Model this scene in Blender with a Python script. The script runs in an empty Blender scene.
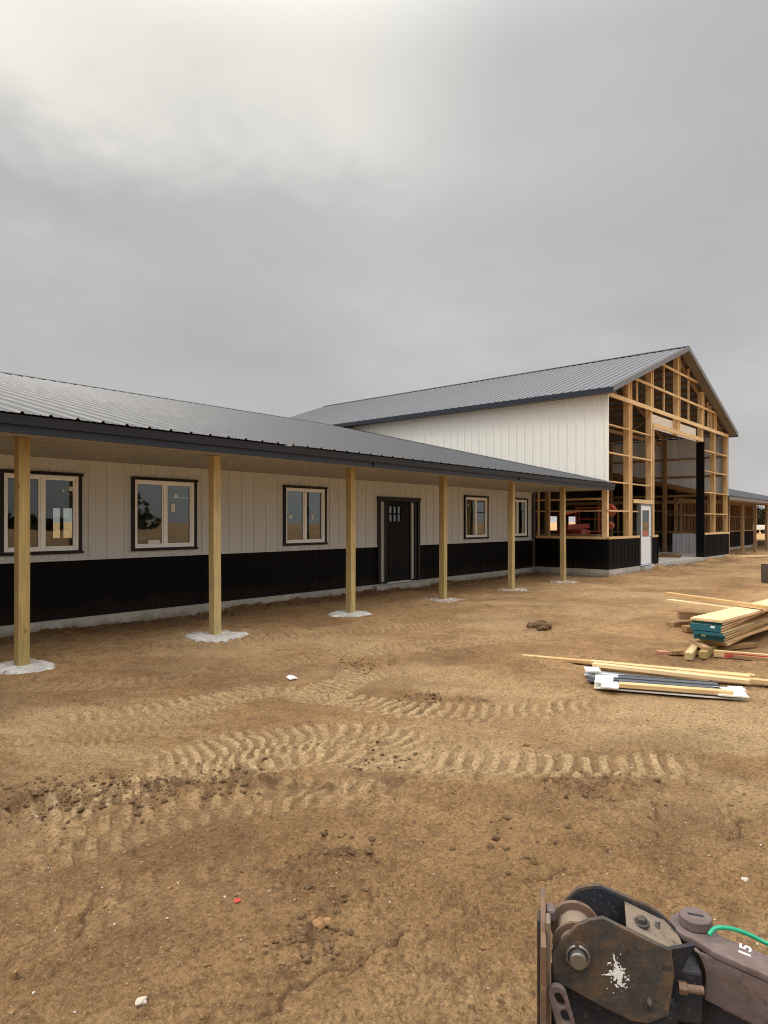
import bpy, math, random
import numpy as np
from mathutils import Vector, Matrix, noise
random.seed(7)
rng = np.random.default_rng(11)
R = math.radians
scene = bpy.context.scene
col = scene.collection
CAMH = 1.7
TH = -R(50.17)                      # heading of the camera
BR = -R(1.385)                      # the barn stands a little out of square with the low wing
F = 669.0

# ------------------------------------------------------------------ helpers
class MB:
    def __init__(s): s.v = []; s.f = []; s.m = []
    def add(s, vs, fs, mi=0):
        b = len(s.v); s.v += [tuple(v) for v in vs]
        s.f += [tuple(b+i for i in f) for f in fs]; s.m += [mi]*len(fs); return s
    def box(s, x0, x1, y0, y1, z0, z1, mi=0):
        return s.add([(x0,y0,z0),(x1,y0,z0),(x1,y1,z0),(x0,y1,z0),(x0,y0,z1),(x1,y0,z1),(x1,y1,z1),(x0,y1,z1)],
            [(0,3,2,1),(4,5,6,7),(0,1,5,4),(1,2,6,5),(2,3,7,6),(3,0,4,7)], mi)
    def bar(s, a, b, w, h, up=(0,0,1), mi=0):
        a = Vector(a); b = Vector(b); d = (b-a).normalized(); up = Vector(up)
        sx = d.cross(up).normalized(); sz = sx.cross(d).normalized(); vs = []
        for p in (a, b):
            for (i, j) in ((-1,-1),(1,-1),(1,1),(-1,1)): vs.append(p+sx*i*w/2+sz*j*h/2)
        return s.add(vs, [(0,1,2,3),(7,6,5,4),(0,4,5,1),(1,5,6,2),(2,6,7,3),(3,7,4,0)], mi)
    def cyl(s, a, b, r0, r1=None, n=20, mi=0, cap=True):
        r1 = r0 if r1 is None else r1
        a = Vector(a); b = Vector(b); d = (b-a).normalized()
        u = d.orthogonal().normalized(); w = d.cross(u); vs = []
        for p, r in ((a, r0), (b, r1)):
            for k in range(n):
                t = 2*math.pi*k/n; vs.append(p+u*math.cos(t)*r+w*math.sin(t)*r)
        fs = [(k, (k+1)%n, n+(k+1)%n, n+k) for k in range(n)]
        if cap: fs += [tuple(range(n-1,-1,-1)), tuple(range(n, 2*n))]
        return s.add(vs, fs, mi)
    def tube(s, pts, r, n=10):
        for a, b in zip(pts[:-1], pts[1:]): s.cyl(a, b, r, r, n)
        return s
    def pipe(s, pts, r, n=12):
        pts = [Vector(p) for p in pts]; vs = []; up = Vector((0,0,1))
        for i, p in enumerate(pts):
            d = (pts[min(i+1,len(pts)-1)]-pts[max(i-1,0)]).normalized(); a = d.cross(up).normalized(); b = a.cross(d)
            for k in range(n): t = 2*math.pi*k/n; vs.append(p+a*math.cos(t)*r+b*math.sin(t)*r)
        m = len(pts)
        return s.add(vs, [(i*n+k, i*n+(k+1)%n, (i+1)*n+(k+1)%n, (i+1)*n+k) for i in range(m-1) for k in range(n)]+[tuple(range(n)), tuple(range((m-1)*n, m*n))])
    def build(s, name, mat, parent=None, base=(0,0,0), bevel=0, smooth=False):
        me = bpy.data.meshes.new(name)
        bx, by, bz = base
        me.from_pydata([(x-bx, y-by, z-bz) for x, y, z in s.v], [], s.f)
        mats = mat if isinstance(mat, (list, tuple)) else [mat]
        for m in mats: me.materials.append(m)
        if len(mats) > 1: me.polygons.foreach_set('material_index', s.m)
        me.update()
        o = bpy.data.objects.new(name, me); col.objects.link(o)
        if parent: o.parent = parent
        if smooth: me.polygons.foreach_set('use_smooth', [True]*len(me.polygons))
        if bevel:
            b = o.modifiers.new('bevel', 'BEVEL'); b.width = bevel; b.segments = 2; b.limit_method = 'ANGLE'
        return o

def tag(o, label=None, cat=None, group=None, kind=None):
    if label: o['label'] = label
    if cat: o['category'] = cat
    if group: o['group'] = group
    if kind: o['kind'] = kind
    return o
def empty(name, loc, rz=0, **k):
    o = bpy.data.objects.new(name, None); col.objects.link(o); o.location = loc; o.rotation_euler = (0,0,rz)
    o.empty_display_size = .3
    return tag(o, **k)
def rot2(x, y, a): return (x*math.cos(a)-y*math.sin(a), x*math.sin(a)+y*math.cos(a))

def outline(name, loops, depth, mat, parent, bevel=0.0, axes=None, origin=(0,0,0)):
    """flat plate of real thickness cut from an outline with holes; loops in (u,v), laid in axes (U,V,N)"""
    cu = bpy.data.curves.new(name, 'CURVE'); cu.dimensions = '2D'; cu.fill_mode = 'BOTH'
    cu.extrude = depth/2-bevel; cu.bevel_depth = bevel; cu.bevel_resolution = 2; cu.offset = -bevel
    for L in loops:
        sp = cu.splines.new('POLY'); sp.points.add(len(L)-1)
        for i, (x, y) in enumerate(L): sp.points[i].co = (x, y, 0, 1)
        sp.use_cyclic_u = True
    t = bpy.data.objects.new('tmp', cu); col.objects.link(t)
    dg = bpy.context.evaluated_depsgraph_get()
    me = bpy.data.meshes.new_from_object(t.evaluated_get(dg)); bpy.data.objects.remove(t)
    U, V, N = axes; M = Matrix(((U[0],V[0],N[0],origin[0]),(U[1],V[1],N[1],origin[1]),(U[2],V[2],N[2],origin[2]),(0,0,0,1)))
    me.transform(M); me.name = name; me.materials.clear(); me.materials.append(mat)
    o = bpy.data.objects.new(name, me); col.objects.link(o)
    if parent: o.parent = parent
    return o

PROF = [(0,0),(.014,.019),(.038,.019),(.052,0),(.128,0),(.135,.004),(.148,.004),(.155,0),(.205,0),(.212,.004),(.225,.004),(.232,0)]
PER = .305
def ribbed(mb, O, U, V, N, u0, u1, f0, f1, per=PER, prof=PROF, scale=1.0, phase=0.0, mi=0):
    """profiled metal sheet: u runs across the ribs, v along them from f0(u) to f1(u)"""
    O = Vector(O); U = Vector(U); V = Vector(V); N = Vector(N)
    if not callable(f0): c0 = f0; f0 = lambda u: c0
    if not callable(f1): c1 = f1; f1 = lambda u: c1
    def hgt(u):
        t = (u-phase) % per
        P = prof+[(per, 0)]
        for (a, ha), (b, hb) in zip(P[:-1], P[1:]):
            if a <= t <= b: return (ha+(hb-ha)*(t-a)/(b-a))*scale
        return 0
    us = {round(u0,5), round(u1,5)}
    k = math.floor((u0-phase)/per)-1
    while phase+k*per < u1+per:
        for a, h in prof:
            u = phase+k*per+a
            if u0 < u < u1: us.add(round(u,5))
        k += 1
    us = sorted(us); vs = []
    for u in us:
        h = hgt(u)
        for w in (f0(u), f1(u)): vs.append(O+U*u+V*w+N*h)
    mb.add(vs, [(2*i, 2*i+2, 2*i+3, 2*i+1) for i in range(len(us)-1)], mi)
    return mb
def around(x0, x1, z0, z1, holes):
    """rectangles that tile a wall round its openings"""
    xs = sorted({x0, x1, *[min(max(h[0],x0),x1) for h in holes], *[min(max(h[1],x0),x1) for h in holes]})
    out = []
    for a, b in zip(xs[:-1], xs[1:]):
        cuts = sorted([(h[2], h[3]) for h in holes if h[0] <= a+1e-6 and h[1] >= b-1e-6])
        z = z0
        for c0, c1 in cuts:
            c0 = max(c0, z0); c1 = min(c1, z1)
            if c1 <= z0 or c0 >= z1: continue
            if c0 > z: out.append((a, b, z, c0))
            z = max(z, c1)
        if z < z1: out.append((a, b, z, z1))
    return out

# ------------------------------------------------------------------ materials
class NT:
    def __init__(s, name):
        s.mat = bpy.data.materials.new(name); s.mat.use_nodes = True; s.t = s.mat.node_tree; s.t.nodes.clear()
        s.out = s.t.nodes.new('ShaderNodeOutputMaterial'); s.p = s.t.nodes.new('ShaderNodeBsdfPrincipled')
        s.t.links.new(s.p.outputs[0], s.out.inputs[0])
    def n(s, typ, ins={}, **props):
        x = s.t.nodes.new('ShaderNode'+typ)
        for k, v in props.items(): setattr(x, k, v)
        for k, v in ins.items(): s.set(x, k, v)
        return x
    def set(s, x, k, v):
        i = x.inputs[k]
        if isinstance(v, bpy.types.NodeSocket): s.t.links.new(v, i)
        elif isinstance(v, bpy.types.Node): s.t.links.new(v.outputs[0], i)
        else: i.default_value = v
    def coord(s, scale=(1,1,1), kind='Object', rot=(0,0,0)):
        c = s.n('TexCoord'); m = s.n('Mapping', {'Vector': c.outputs[kind], 'Scale': scale, 'Rotation': rot}); return m.outputs[0]
    def noise(s, vec, scale, detail=4, rough=.55, **k):
        return s.n('TexNoise', {'Vector': vec, 'Scale': scale, 'Detail': detail, 'Roughness': rough, **k})
    def ramp(s, fac, stops, interp='LINEAR'):
        r = s.n('ValToRGB', {'Fac': fac}); cr = r.color_ramp; cr.interpolation = interp
        while len(cr.elements) < len(stops): cr.elements.new(.5)
        for e, (p, c) in zip(cr.elements, stops):
            e.position = p; e.color = (c, c, c, 1) if isinstance(c, (int, float)) else (*c, 1)
        return r
    def mix(s, f, a, b, mode='MIX'):
        m = s.n('Mix', data_type='RGBA', blend_type=mode)
        s.set(m, 0, f)
        for i, v in ((6, a), (7, b)):
            if isinstance(v, tuple) and len(v) == 3: v = (*v, 1)
            s.set(m, i, v)
        return m.outputs[2]
    def math(s, op, a, b=0.0, c=None, clamp=False):
        m = s.n('Math', operation=op); m.use_clamp = clamp; s.set(m, 0, a); s.set(m, 1, b)
        if c is not None: s.set(m, 2, c)
        return m.outputs[0]
    def bump(s, h, dist=.01, strength=1.0, normal=None):
        b = s.n('Bump', {'Height': h, 'Distance': dist, 'Strength': strength})
        if normal is not None: s.set(b, 'Normal', normal)
        return b.outputs[0]
    def pr(s, **k):
        for a, v in k.items():
            a = {'color':'Base Color','rough':'Roughness','metal':'Metallic','normal':'Normal','spec':'Specular IOR Level','coat':'Coat Weight'}[a]
            if isinstance(v, tuple) and len(v) == 3: v = (*v, 1)
            s.set(s.p, a, v)
        return s.mat

def wood(name, axis, dark, light, knots=True, rough=.75, grey=0.0):
    t = NT(name); sc = [26, 26, 26]; sc[axis] = 1.1
    c = t.coord(tuple(sc)); rnd = t.n('ObjectInfo').outputs['Random']
    off = t.n('VectorMath', {0: c, 1: t.n('CombineXYZ', {0: t.math('MULTIPLY', rnd, 37), 1: t.math('MULTIPLY', rnd, 91), 2: rnd}).outputs[0]}, operation='ADD').outputs[0]
    n1 = t.noise(off, 1.4, 5, .6, Distortion=.8)
    colr = t.ramp(n1.outputs[0], [(.3, dark), (.72, light)]).outputs[0]
    big = t.noise(t.coord((1.2,1.2,1.2)), 1.7, 3)
    colr = t.mix(t.ramp(big.outputs[0], [(.35, 0.0), (.7, .35)]).outputs[0], colr, tuple(x*.72 for x in dark))
    if knots:
        sk = [7.5, 7.5, 7.5]; sk[axis] = 3.2
        v = t.n('TexVoronoi', {'Vector': t.coord(tuple(sk)), 'Scale': 1.0, 'Randomness': 1.0})
        k = t.ramp(v.outputs['Distance'], [(.05, 1.0), (.13, 0.0)]).outputs[0]
        colr = t.mix(t.math('MULTIPLY', k, .75), colr, tuple(x*.33 for x in dark))
    if grey: colr = t.mix(grey, colr, (.3,.28,.25))
    vary = t.n('HueSaturation', {'Color': colr, 'Value': t.math('MULTIPLY_ADD', rnd, .34, .83), 'Saturation': t.math('MULTIPLY_ADD', rnd, -.15, 1.05)})
    return t.pr(color=vary.outputs[0], rough=rough, normal=t.bump(n1.outputs[0], .0025, .6))
GR_D, GR_L = (.30,.205,.070), (.54,.40,.16)
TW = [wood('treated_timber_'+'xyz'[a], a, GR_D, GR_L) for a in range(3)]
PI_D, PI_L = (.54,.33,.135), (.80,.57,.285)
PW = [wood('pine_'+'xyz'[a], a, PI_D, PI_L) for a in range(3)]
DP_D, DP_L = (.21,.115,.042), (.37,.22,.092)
DW = [wood('dark_shaded_pine_'+'xyz'[a], a, DP_D, DP_L) for a in range(3)]  # pine coloured darker for the dim interior; also on darker yard boards

def metal(name, base, rough, dirt=.12, dirtcol=(.25,.19,.13), metallic=0.0, spec=.5, wavy=.0015, splash=0.0):
    t = NT(name); c = t.coord((1,1,1))
    n = t.noise(c, 2.2, 6, .62); n2 = t.noise(t.coord((9,9,.8)), 2.0, 4)
    f = t.math('MULTIPLY', t.ramp(n.outputs[0], [(.42,0.0),(.75,1.0)]).outputs[0], dirt)
    col_ = t.mix(f, base, dirtcol)
    if splash:
        z = t.n('SeparateXYZ', {0: t.n('NewGeometry').outputs['Position']}).outputs[2]
        sf = t.ramp(t.math('ADD', t.math('MULTIPLY', z, 1.0), t.math('MULTIPLY', n.outputs[0], .5)), [(.36, splash), (.75, 0.0)]).outputs[0]
        col_ = t.mix(sf, col_, (.22,.145,.085))
    r = t.math('ADD', rough, t.math('MULTIPLY', n.outputs[0], .16))
    return t.pr(color=col_, rough=r, metal=metallic, spec=spec, normal=t.bump(t.noise(c, 1.6, 2).outputs[0], wavy*8, .35))
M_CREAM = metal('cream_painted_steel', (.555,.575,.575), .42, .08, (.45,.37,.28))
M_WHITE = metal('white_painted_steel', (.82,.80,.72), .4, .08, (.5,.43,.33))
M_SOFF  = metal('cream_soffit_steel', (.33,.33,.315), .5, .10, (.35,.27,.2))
M_BLACK = metal('black_painted_steel', (.0035,.0035,.004), .55, .04, (.02,.016,.012), splash=.07, spec=.10)
M_ROOF  = metal('charcoal_roof_steel', (.070,.072,.077), .42, .10, (.18,.16,.14), metallic=.0, spec=.26, wavy=.0003)
M_ROOFB = metal('charcoal_barn_roof_steel', (.145,.148,.156), .46, .12, (.22,.2,.18), spec=.5)
M_DRIP = metal('near_black_drip_trim', (.010,.011,.014), .4, .05, (.06,.05,.045), spec=.3)
M_FASC  = metal('dark_slate_trim', (.017,.023,.034), .42, .03, (.06,.05,.045), spec=.3)
M_TRIMG = metal('slate_grey_trim', (.075,.082,.092), .4, .1, (.2,.16,.12))
M_RAKE  = metal('grey_rake_trim', (.15,.15,.155), .45, .10, (.16,.14,.12))
M_BSOFF = metal('grey_brown_gable_soffit', (.17,.155,.135), .6, .10)
M_GALV  = metal('bare_steel_back', (.58,.60,.62), .45, .15, (.3,.27,.22))
def plain(name, c, rough=.5, **k):
    t = NT(name); n = t.noise(t.coord((1,1,1)), 14, 4)
    return t.pr(color=t.mix(t.math('MULTIPLY', n.outputs[0], .22), c, tuple(x*.6 for x in c)), rough=rough, **k)
M_VINYL = plain('white_vinyl', (.92,.95,.97), .4)
M_BTRIM = plain('black_trim', (.008,.008,.009), .45, spec=.25)
M_DOORB = plain('black_door_paint', (.006,.006,.007), .6, spec=.15)
M_DOORW = plain('white_door_paint', (.74,.76,.76), .4)
M_PAPER = plain('white_paper', (.78,.78,.76), .7)
M_RED   = plain('red_machine_paint', (.24,.030,.016), .45)
M_ORANGE= plain('orange_machine_paint', (.50,.09,.03), .45)
M_TEAL  = plain('teal_end_paint', (.008,.105,.135), .6)
M_RUBBER= plain('black_rubber', (.02,.02,.02), .8)
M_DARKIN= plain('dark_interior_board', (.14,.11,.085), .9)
M_GREEN = plain('green_strap', (.01,.33,.17), .45)
M_PINK  = plain('red_marking_paint', (.45,.035,.03), .6)
M_STEEL = plain('bare_bolt_steel', (.30,.28,.25), .35, metal=.8)
M_WPAINT= plain('white_paint_marks', (.75,.73,.68), .7)

def glass():
    t = NT('window_glass'); t.t.nodes.remove(t.p)
    tr = t.n('BsdfTransparent', {'Color': (.62,.66,.64,1)}); gl = t.n('BsdfGlossy', {'Color': (.9,.93,.95,1), 'Roughness': .015})
    fr = t.n('Fresnel', {'IOR': 1.55}); nb = t.bump(t.noise(t.coord((1,1,1)), 1.8, 1).outputs[0], .006, .15)
    t.set(gl, 'Normal', nb); m = t.n('MixShader', {0: t.math('MULTIPLY_ADD', fr.outputs[0], .9, .03, clamp=True), 1: tr, 2: gl})
    t.t.links.new(m.outputs[0], t.out.inputs[0]); return t.mat
M_GLASS = glass()
M_REFLPANE = plain('reflection_grey_pane', (.36,.38,.35), .22)  # flat grey holds the sidelights' pale reflection in its colour
def concrete(name='concrete', c0=(.33,.31,.275), c1=(.50,.46,.39)):
    t = NT(name); c = t.coord((1,1,1)); n = t.noise(c, 3.5, 8, .65); g = t.noise(c, 55, 3)
    base = t.ramp(n.outputs[0], [(.3, c0), (.7, c1)]).outputs[0]
    z = t.n('SeparateXYZ', {0: t.n('NewGeometry').outputs['Position']}).outputs[2]
    f = t.ramp(t.math('ADD', z, t.math('MULTIPLY', t.math('SUBTRACT', n.outputs[0], .5), .25)), [(.0, .75), (.13, 0.0)]).outputs[0]
    base = t.mix(f, base, (.21,.145,.09))
    return t.pr(color=base, rough=.9, normal=t.bump(t.math('ADD', n.outputs[0], t.math('MULTIPLY', g.outputs[0], .3)), .012, .7))
M_CONC = concrete()
def footing_mat(name, cover):
    t = NT(name); P = t.n('NewGeometry').outputs['Position']; n = t.noise(P, 6, 8, .7); d = t.noise(P, 9, 7, .7); g = t.noise(P, 40, 5, .7)
    c_ = t.ramp(n.outputs[0], [(.3,(.36,.335,.29)),(.5,(.56,.53,.47)),(.7,(.76,.74,.69))]).outputs[0]
    c_ = t.mix(t.ramp(d.outputs[0], [(cover,.9),(cover+.07,0.0)]).outputs[0], c_, (.34,.21,.10))
    c_ = t.mix(t.ramp(g.outputs[0], [(.33,.6),(.45,0.0)]).outputs[0], c_, (.22,.17,.12))
    return t.pr(color=c_, rough=.95, normal=t.bump(t.math('ADD', n.outputs[0], t.math('MULTIPLY', g.outputs[0], .5)), .04, 1.0))
M_FOOT = footing_mat('footing_concrete', .36); M_FOOTD = footing_mat('dusty_footing_concrete', .47)
def dirt():
    t = NT('dirt'); P = t.n('NewGeometry').outputs['Position']
    dry = t.n('Attribute', attribute_name='dry').outputs['Fac']; wet_shade = t.n('Attribute', attribute_name='damp_shade').outputs['Fac']
    big = t.noise(P, .55, 5, .6); mid = t.noise(P, 5.5, 9, .72); fine = t.noise(P, 38, 8, .8); grit = t.noise(P, 190, 4, .8)
    base = t.ramp(big.outputs[0], [(.34,(.42,.235,.100)),(.50,(.57,.338,.148)),(.66,(.68,.43,.205))]).outputs[0]
    base = t.mix(t.ramp(mid.outputs[0], [(.40,.50),(.52,0.0)]).outputs[0], base, (.24,.125,.054))
    base = t.mix(t.math('MULTIPLY', dry, .9, clamp=True), base, (.90,.63,.33))
    base = t.mix(t.math('MULTIPLY', wet_shade, .75, clamp=True), base, (.18,.092,.043))
    base = t.mix(t.ramp(grit.outputs[0], [(.555,0.0),(.66,.8)]).outputs[0], base, (.72,.56,.37)); base = t.mix(t.ramp(grit.outputs[0], [(.30,.6),(.43,0.0)]).outputs[0], base, (.11,.058,.027))
    base = t.mix(t.ramp(fine.outputs[0], [(.36,.75),(.54,0.0)]).outputs[0], base, (.14,.082,.042))
    base = t.mix(t.ramp(fine.outputs[0], [(.58,0.0),(.76,.45)]).outputs[0], base, (.50,.36,.22))
    v = t.n('TexVoronoi', {'Vector': P, 'Scale': 46.0})
    peb = t.math('MULTIPLY', t.ramp(v.outputs['Distance'], [(.13,1.0),(.2,0.0)]).outputs[0], t.ramp(t.n('SeparateColor', {0: v.outputs['Color']}).outputs[0], [(.86,0.0),(.88,1.0)]).outputs[0])
    for vsc, lo_, hi_ in ((58.0, .92, 1.08), (150.0, .84, 1.17)):
        vv = t.n('TexVoronoi', {'Vector': P, 'Scale': vsc, 'Randomness': 1.0}); rv = t.n('SeparateColor', {0: vv.outputs['Color']}).outputs[1]
        base = t.n('HueSaturation', {'Color': base, 'Value': t.n('MapRange', {0: rv, 1: 0.0, 2: 1.0, 3: lo_, 4: hi_}).outputs[0]}).outputs[0]
    sp_ = t.n('TexVoronoi', {'Vector': P, 'Scale': 105.0}); sr_ = t.n('SeparateColor', {0: sp_.outputs['Color']}).outputs[2]
    base = t.mix(t.math('MULTIPLY', t.ramp(sr_, [(.955,0.0),(.96,.6)]).outputs[0], t.ramp(sp_.outputs['Distance'], [(.30,1.0),(.45,0.0)]).outputs[0]), base, (.80,.66,.48))
    base = t.mix(t.math('MULTIPLY', peb, .6), base, (.52,.43,.33))
    h = t.math('ADD', t.math('MULTIPLY', mid.outputs[0], 1.0), t.math('ADD', t.math('MULTIPLY', fine.outputs[0], .30), t.math('MULTIPLY', grit.outputs[0], .26)))
    h = t.math('ADD', h, t.math('MULTIPLY', peb, .05))
    mu = t.noise(P, 13, 10, .82); base = t.mix(t.ramp(mu.outputs[0], [(.37,.8),(.43,0.0)]).outputs[0], base, (.14,.075,.034)); base = t.mix(t.ramp(mu.outputs[0], [(.56,0.0),(.72,.45)]).outputs[0], base, (.56,.375,.20))
    h = t.math('ADD', h, t.math('MULTIPLY', mu.outputs[0], .6))
    return t.pr(color=base, rough=.95, spec=.12, normal=t.bump(h, .09, 1.0))
M_DIRT = dirt()
def clod_mat(name, a, b):
    t = NT(name); n = t.noise(t.n('NewGeometry').outputs['Position'], 30, 5, .7)
    return t.pr(color=t.ramp(n.outputs[0], [(.3,a),(.7,b)]).outputs[0], rough=.95, spec=.1, normal=t.bump(n.outputs[0], .01, .8))
M_CLOD = clod_mat('clod_soil', (.15,.085,.038), (.36,.21,.095))
M_CLODD = clod_mat('damp_clod_soil', (.07,.042,.022), (.20,.125,.065))
M_STONE = clod_mat('pale_stone', (.36,.29,.21), (.62,.55,.46))
def rusty(name, c, rust=(.15,.062,.022), amt=.6, rough=.55, metallic=.25):
    t = NT(name); P = t.coord((1,1,1)); n = t.noise(P, 15, 9, .72, Distortion=.5); n2 = t.noise(P, 90, 5, .7)
    n3 = t.noise(P, 6.5, 6, .65)
    f = t.math('MULTIPLY', t.ramp(n.outputs[0], [(.43,0.0),(.60,1.0)]).outputs[0], amt)
    cc = t.mix(f, c, rust); cc = t.mix(t.ramp(n2.outputs[0], [(.55,0.0),(.75,.40)]).outputs[0], cc, (.30,.21,.13))
    ch = t.noise(P, 34, 9, .8); cc = t.mix(t.ramp(ch.outputs[0], [(.56,0.0),(.62,.75)]).outputs[0], cc, tuple(x*.35 for x in c)); cc = t.mix(t.ramp(ch.outputs[0], [(.33,.7),(.39,0.0)]).outputs[0], cc, (.33,.235,.15))
    cc = t.mix(t.ramp(n3.outputs[0], [(.45,0.0),(.7,.55)]).outputs[0], cc, tuple(x*.45 for x in c))
    return t.pr(color=cc, rough=t.math('ADD', rough, t.math('MULTIPLY', n2.outputs[0], .25)), metal=metallic, normal=t.bump(t.math('ADD', n.outputs[0], t.math('MULTIPLY', n2.outputs[0], .5)), .003, .8))
M_PLATE = rusty('worn_black_brown_steel', (.060,.054,.047), (.16,.088,.040), .7)
M_NAVY  = rusty('dark_blue_black_steel', (.018,.024,.034), (.07,.045,.03), .35)
M_TAN   = rusty('dusty_bare_steel', (.22,.175,.13), (.30,.20,.12), .5)
M_ARM   = rusty('faded_mauve_brown_paint', (.150,.108,.098), (.095,.062,.048), .7, .62, 0.0)
M_BLADE = rusty('rust_brown_edge_steel', (.17,.115,.08), (.20,.10,.05), .7)

# ------------------------------------------------------------------ world, sun, camera
w = bpy.data.worlds.new('World'); scene.world = w; w.use_nodes = True
SUN_EL, SUN_AZ_CAM = R(38), R(-70)         # to the left of the view
sdx, sdy = rot2(math.sin(SUN_AZ_CAM), math.cos(SUN_AZ_CAM), TH)
sund = Vector((sdx*math.cos(SUN_EL), sdy*math.cos(SUN_EL), math.sin(SUN_EL)))
def camdir(px, py):
    a, b = rot2((px-384)/F, 1.0, TH); return Vector((a, b, (522-py)/F)).normalized()
class WT(NT):
    def __init__(s): s.t = w.node_tree; s.t.nodes.clear()
t = WT()
out = t.n('OutputWorld'); bg = t.n('Background', {'Strength': .1}); t.t.links.new(bg.outputs[0], out.inputs[0])
sky = t.n('TexSky'); sky.sky_type = 'NISHITA'; sky.sun_disc = False; sky.sun_elevation = SUN_EL
sky.sun_rotation = math.atan2(sund.x, sund.y); sky.air_density = 1.5; sky.dust_density = 3
D = t.n('TexCoord').outputs['Generated']
sep = t.n('SeparateXYZ', {0: D}); Z = sep.outputs[2]
# cloud layer seen in perspective: direction divided by its height
zc = t.math('MAXIMUM', t.math('ADD', Z, .16), .05)
uv = t.n('CombineXYZ', {0: t.math('DIVIDE', sep.outputs[0], zc), 1: t.math('DIVIDE', sep.outputs[1], zc), 2: 0.0}).outputs[0]
n1 = t.noise(uv, .55, 5, .52, Distortion=.4); n2 = t.noise(uv, 1.9, 6, .6)
mixn = t.math('ADD', t.math('MULTIPLY', n1.outputs[0], .7), t.math('MULTIPLY', n2.outputs[0], .3))
def lobe(px, py, lo, hi):
    d = t.n('VectorMath', {0: D, 1: camdir(px, py)}, operation='DOT_PRODUCT').outputs['Value']
    return t.n('MapRange', {0: d, 1: lo, 2: hi, 3: 0.0, 4: 1.0}, interpolation_type='SMOOTHSTEP').outputs[0]
grey = t.ramp(mixn, [(.36,(4.55,4.52,4.63)),(.50,(5.25,5.19,5.27)),(.62,(6.1,6.0,5.98))]).outputs[0]
edge = t.math('ADD', Z, t.math('MULTIPLY', t.math('SUBTRACT', n2.outputs[0], .5), .30))
edge = t.math('ADD', edge, t.math('MULTIPLY', t.math('SUBTRACT', n1.outputs[0], .5), .10))
b1 = t.math('MULTIPLY', t.n('MapRange', {0: edge, 1: .40, 2: .55, 3: 0.0, 4: 1.0}, interpolation_type='SMOOTHSTEP').outputs[0], lobe(20, 10, .83, .96))
c = t.mix(b1, grey, (10.6,10.1,8.8))
b4 = t.math('MULTIPLY', lobe(120, 270, .93, .995), .22); c = t.mix(b4, c, (3.5,3.5,3.6))
b2 = t.math('MULTIPLY', lobe(400, -60, .86, 1.0), .50); c = t.mix(b2, c, (6.6,6.55,6.3))
b3 = t.n('MapRange', {0: t.n('VectorMath', {0: D, 1: Vector((.69,-.72,.10)).normalized()}, operation='DOT_PRODUCT').outputs['Value'], 1: .93, 2: .995, 3: 0.0, 4: 1.0}, interpolation_type='SMOOTHSTEP').outputs[0]  # bright patch added to the unseen sky for the window reflections
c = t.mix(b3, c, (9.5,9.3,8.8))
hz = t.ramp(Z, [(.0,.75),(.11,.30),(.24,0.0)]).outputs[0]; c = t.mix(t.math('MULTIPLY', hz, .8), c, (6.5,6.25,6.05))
bk2 = t.n('MapRange', {0: t.n('VectorMath', {0: D, 1: Vector((-.7679,-.6405,0))}, operation='DOT_PRODUCT').outputs['Value'], 1: -.25, 2: .6, 3: 0.0, 4: 1.0}, interpolation_type='SMOOTHSTEP').outputs[0]  # unseen sky behind the camera, brightened as added fill light
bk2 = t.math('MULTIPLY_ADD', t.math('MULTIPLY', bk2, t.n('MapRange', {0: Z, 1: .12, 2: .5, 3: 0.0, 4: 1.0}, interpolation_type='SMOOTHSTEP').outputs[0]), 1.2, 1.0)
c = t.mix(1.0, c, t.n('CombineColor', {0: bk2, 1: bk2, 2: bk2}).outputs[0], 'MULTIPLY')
zen = t.n('MapRange', {0: Z, 1: .56, 2: .95, 3: 1.0, 4: 5.0}, interpolation_type='SMOOTHSTEP').outputs[0]
c = t.mix(1.0, c, t.n('CombineColor', {0: zen, 1: zen, 2: zen}).outputs[0], 'MULTIPLY')
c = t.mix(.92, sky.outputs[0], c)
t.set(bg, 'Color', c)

L = bpy.data.lights.new('sun', 'SUN'); L.energy = 1.5; L.angle = R(10); L.color = (1,.95,.87)
so = bpy.data.objects.new('sun', L); col.objects.link(so); so.rotation_euler = sund.to_track_quat('Z','Y').to_euler(); so.location = (0,0,30)
cam = bpy.data.cameras.new('camera'); cam.sensor_fit = 'HORIZONTAL'; cam.sensor_width = 36; cam.lens = F/768*36; cam.shift_y = 10/768
cam.clip_end = 6000; cam.clip_start = .05
co = bpy.data.objects.new('camera', cam); col.objects.link(co); co.location = (0,0,CAMH); co.rotation_euler = (R(90),0,TH); scene.camera = co
scene.cycles.filter_width = 1.05
vs = scene.view_settings; vs.view_transform = 'Standard'; vs.look = 'None'; vs.exposure = 0; vs.gamma = 1

# ------------------------------------------------------------------ ground
def hash2(ix, iy, s):
    h = (ix.astype(np.int64)*374761393+iy.astype(np.int64)*668265263+s*1274126177) & 0xffffffff
    h = ((h ^ (h >> 13))*1274126177) & 0xffffffff
    return ((h ^ (h >> 16)) & 0xffffff)/float(0xffffff)
def vnoise(x, y, s=0):
    ix = np.floor(x); iy = np.floor(y); fx = x-ix; fy = y-iy
    fx = fx*fx*fx*(fx*(fx*6-15)+10); fy = fy*fy*fy*(fy*(fy*6-15)+10)
    a = hash2(ix,iy,s); b = hash2(ix+1,iy,s); c_ = hash2(ix,iy+1,s); d = hash2(ix+1,iy+1,s)
    return (a*(1-fx)+b*fx)*(1-fy)+(c_*(1-fx)+d*fx)*fy-.5
def fbm(x, y, f, o, s=0, g=.5):
    r = 0; a = 1
    for k in range(o):
        r = r+a*vnoise((x*math.cos(k)+y*math.sin(k))*f+k*17.3, (-x*math.sin(k)+y*math.cos(k))*f+k*5.1, s+k); f *= 2.03; a *= g
    return r
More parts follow.
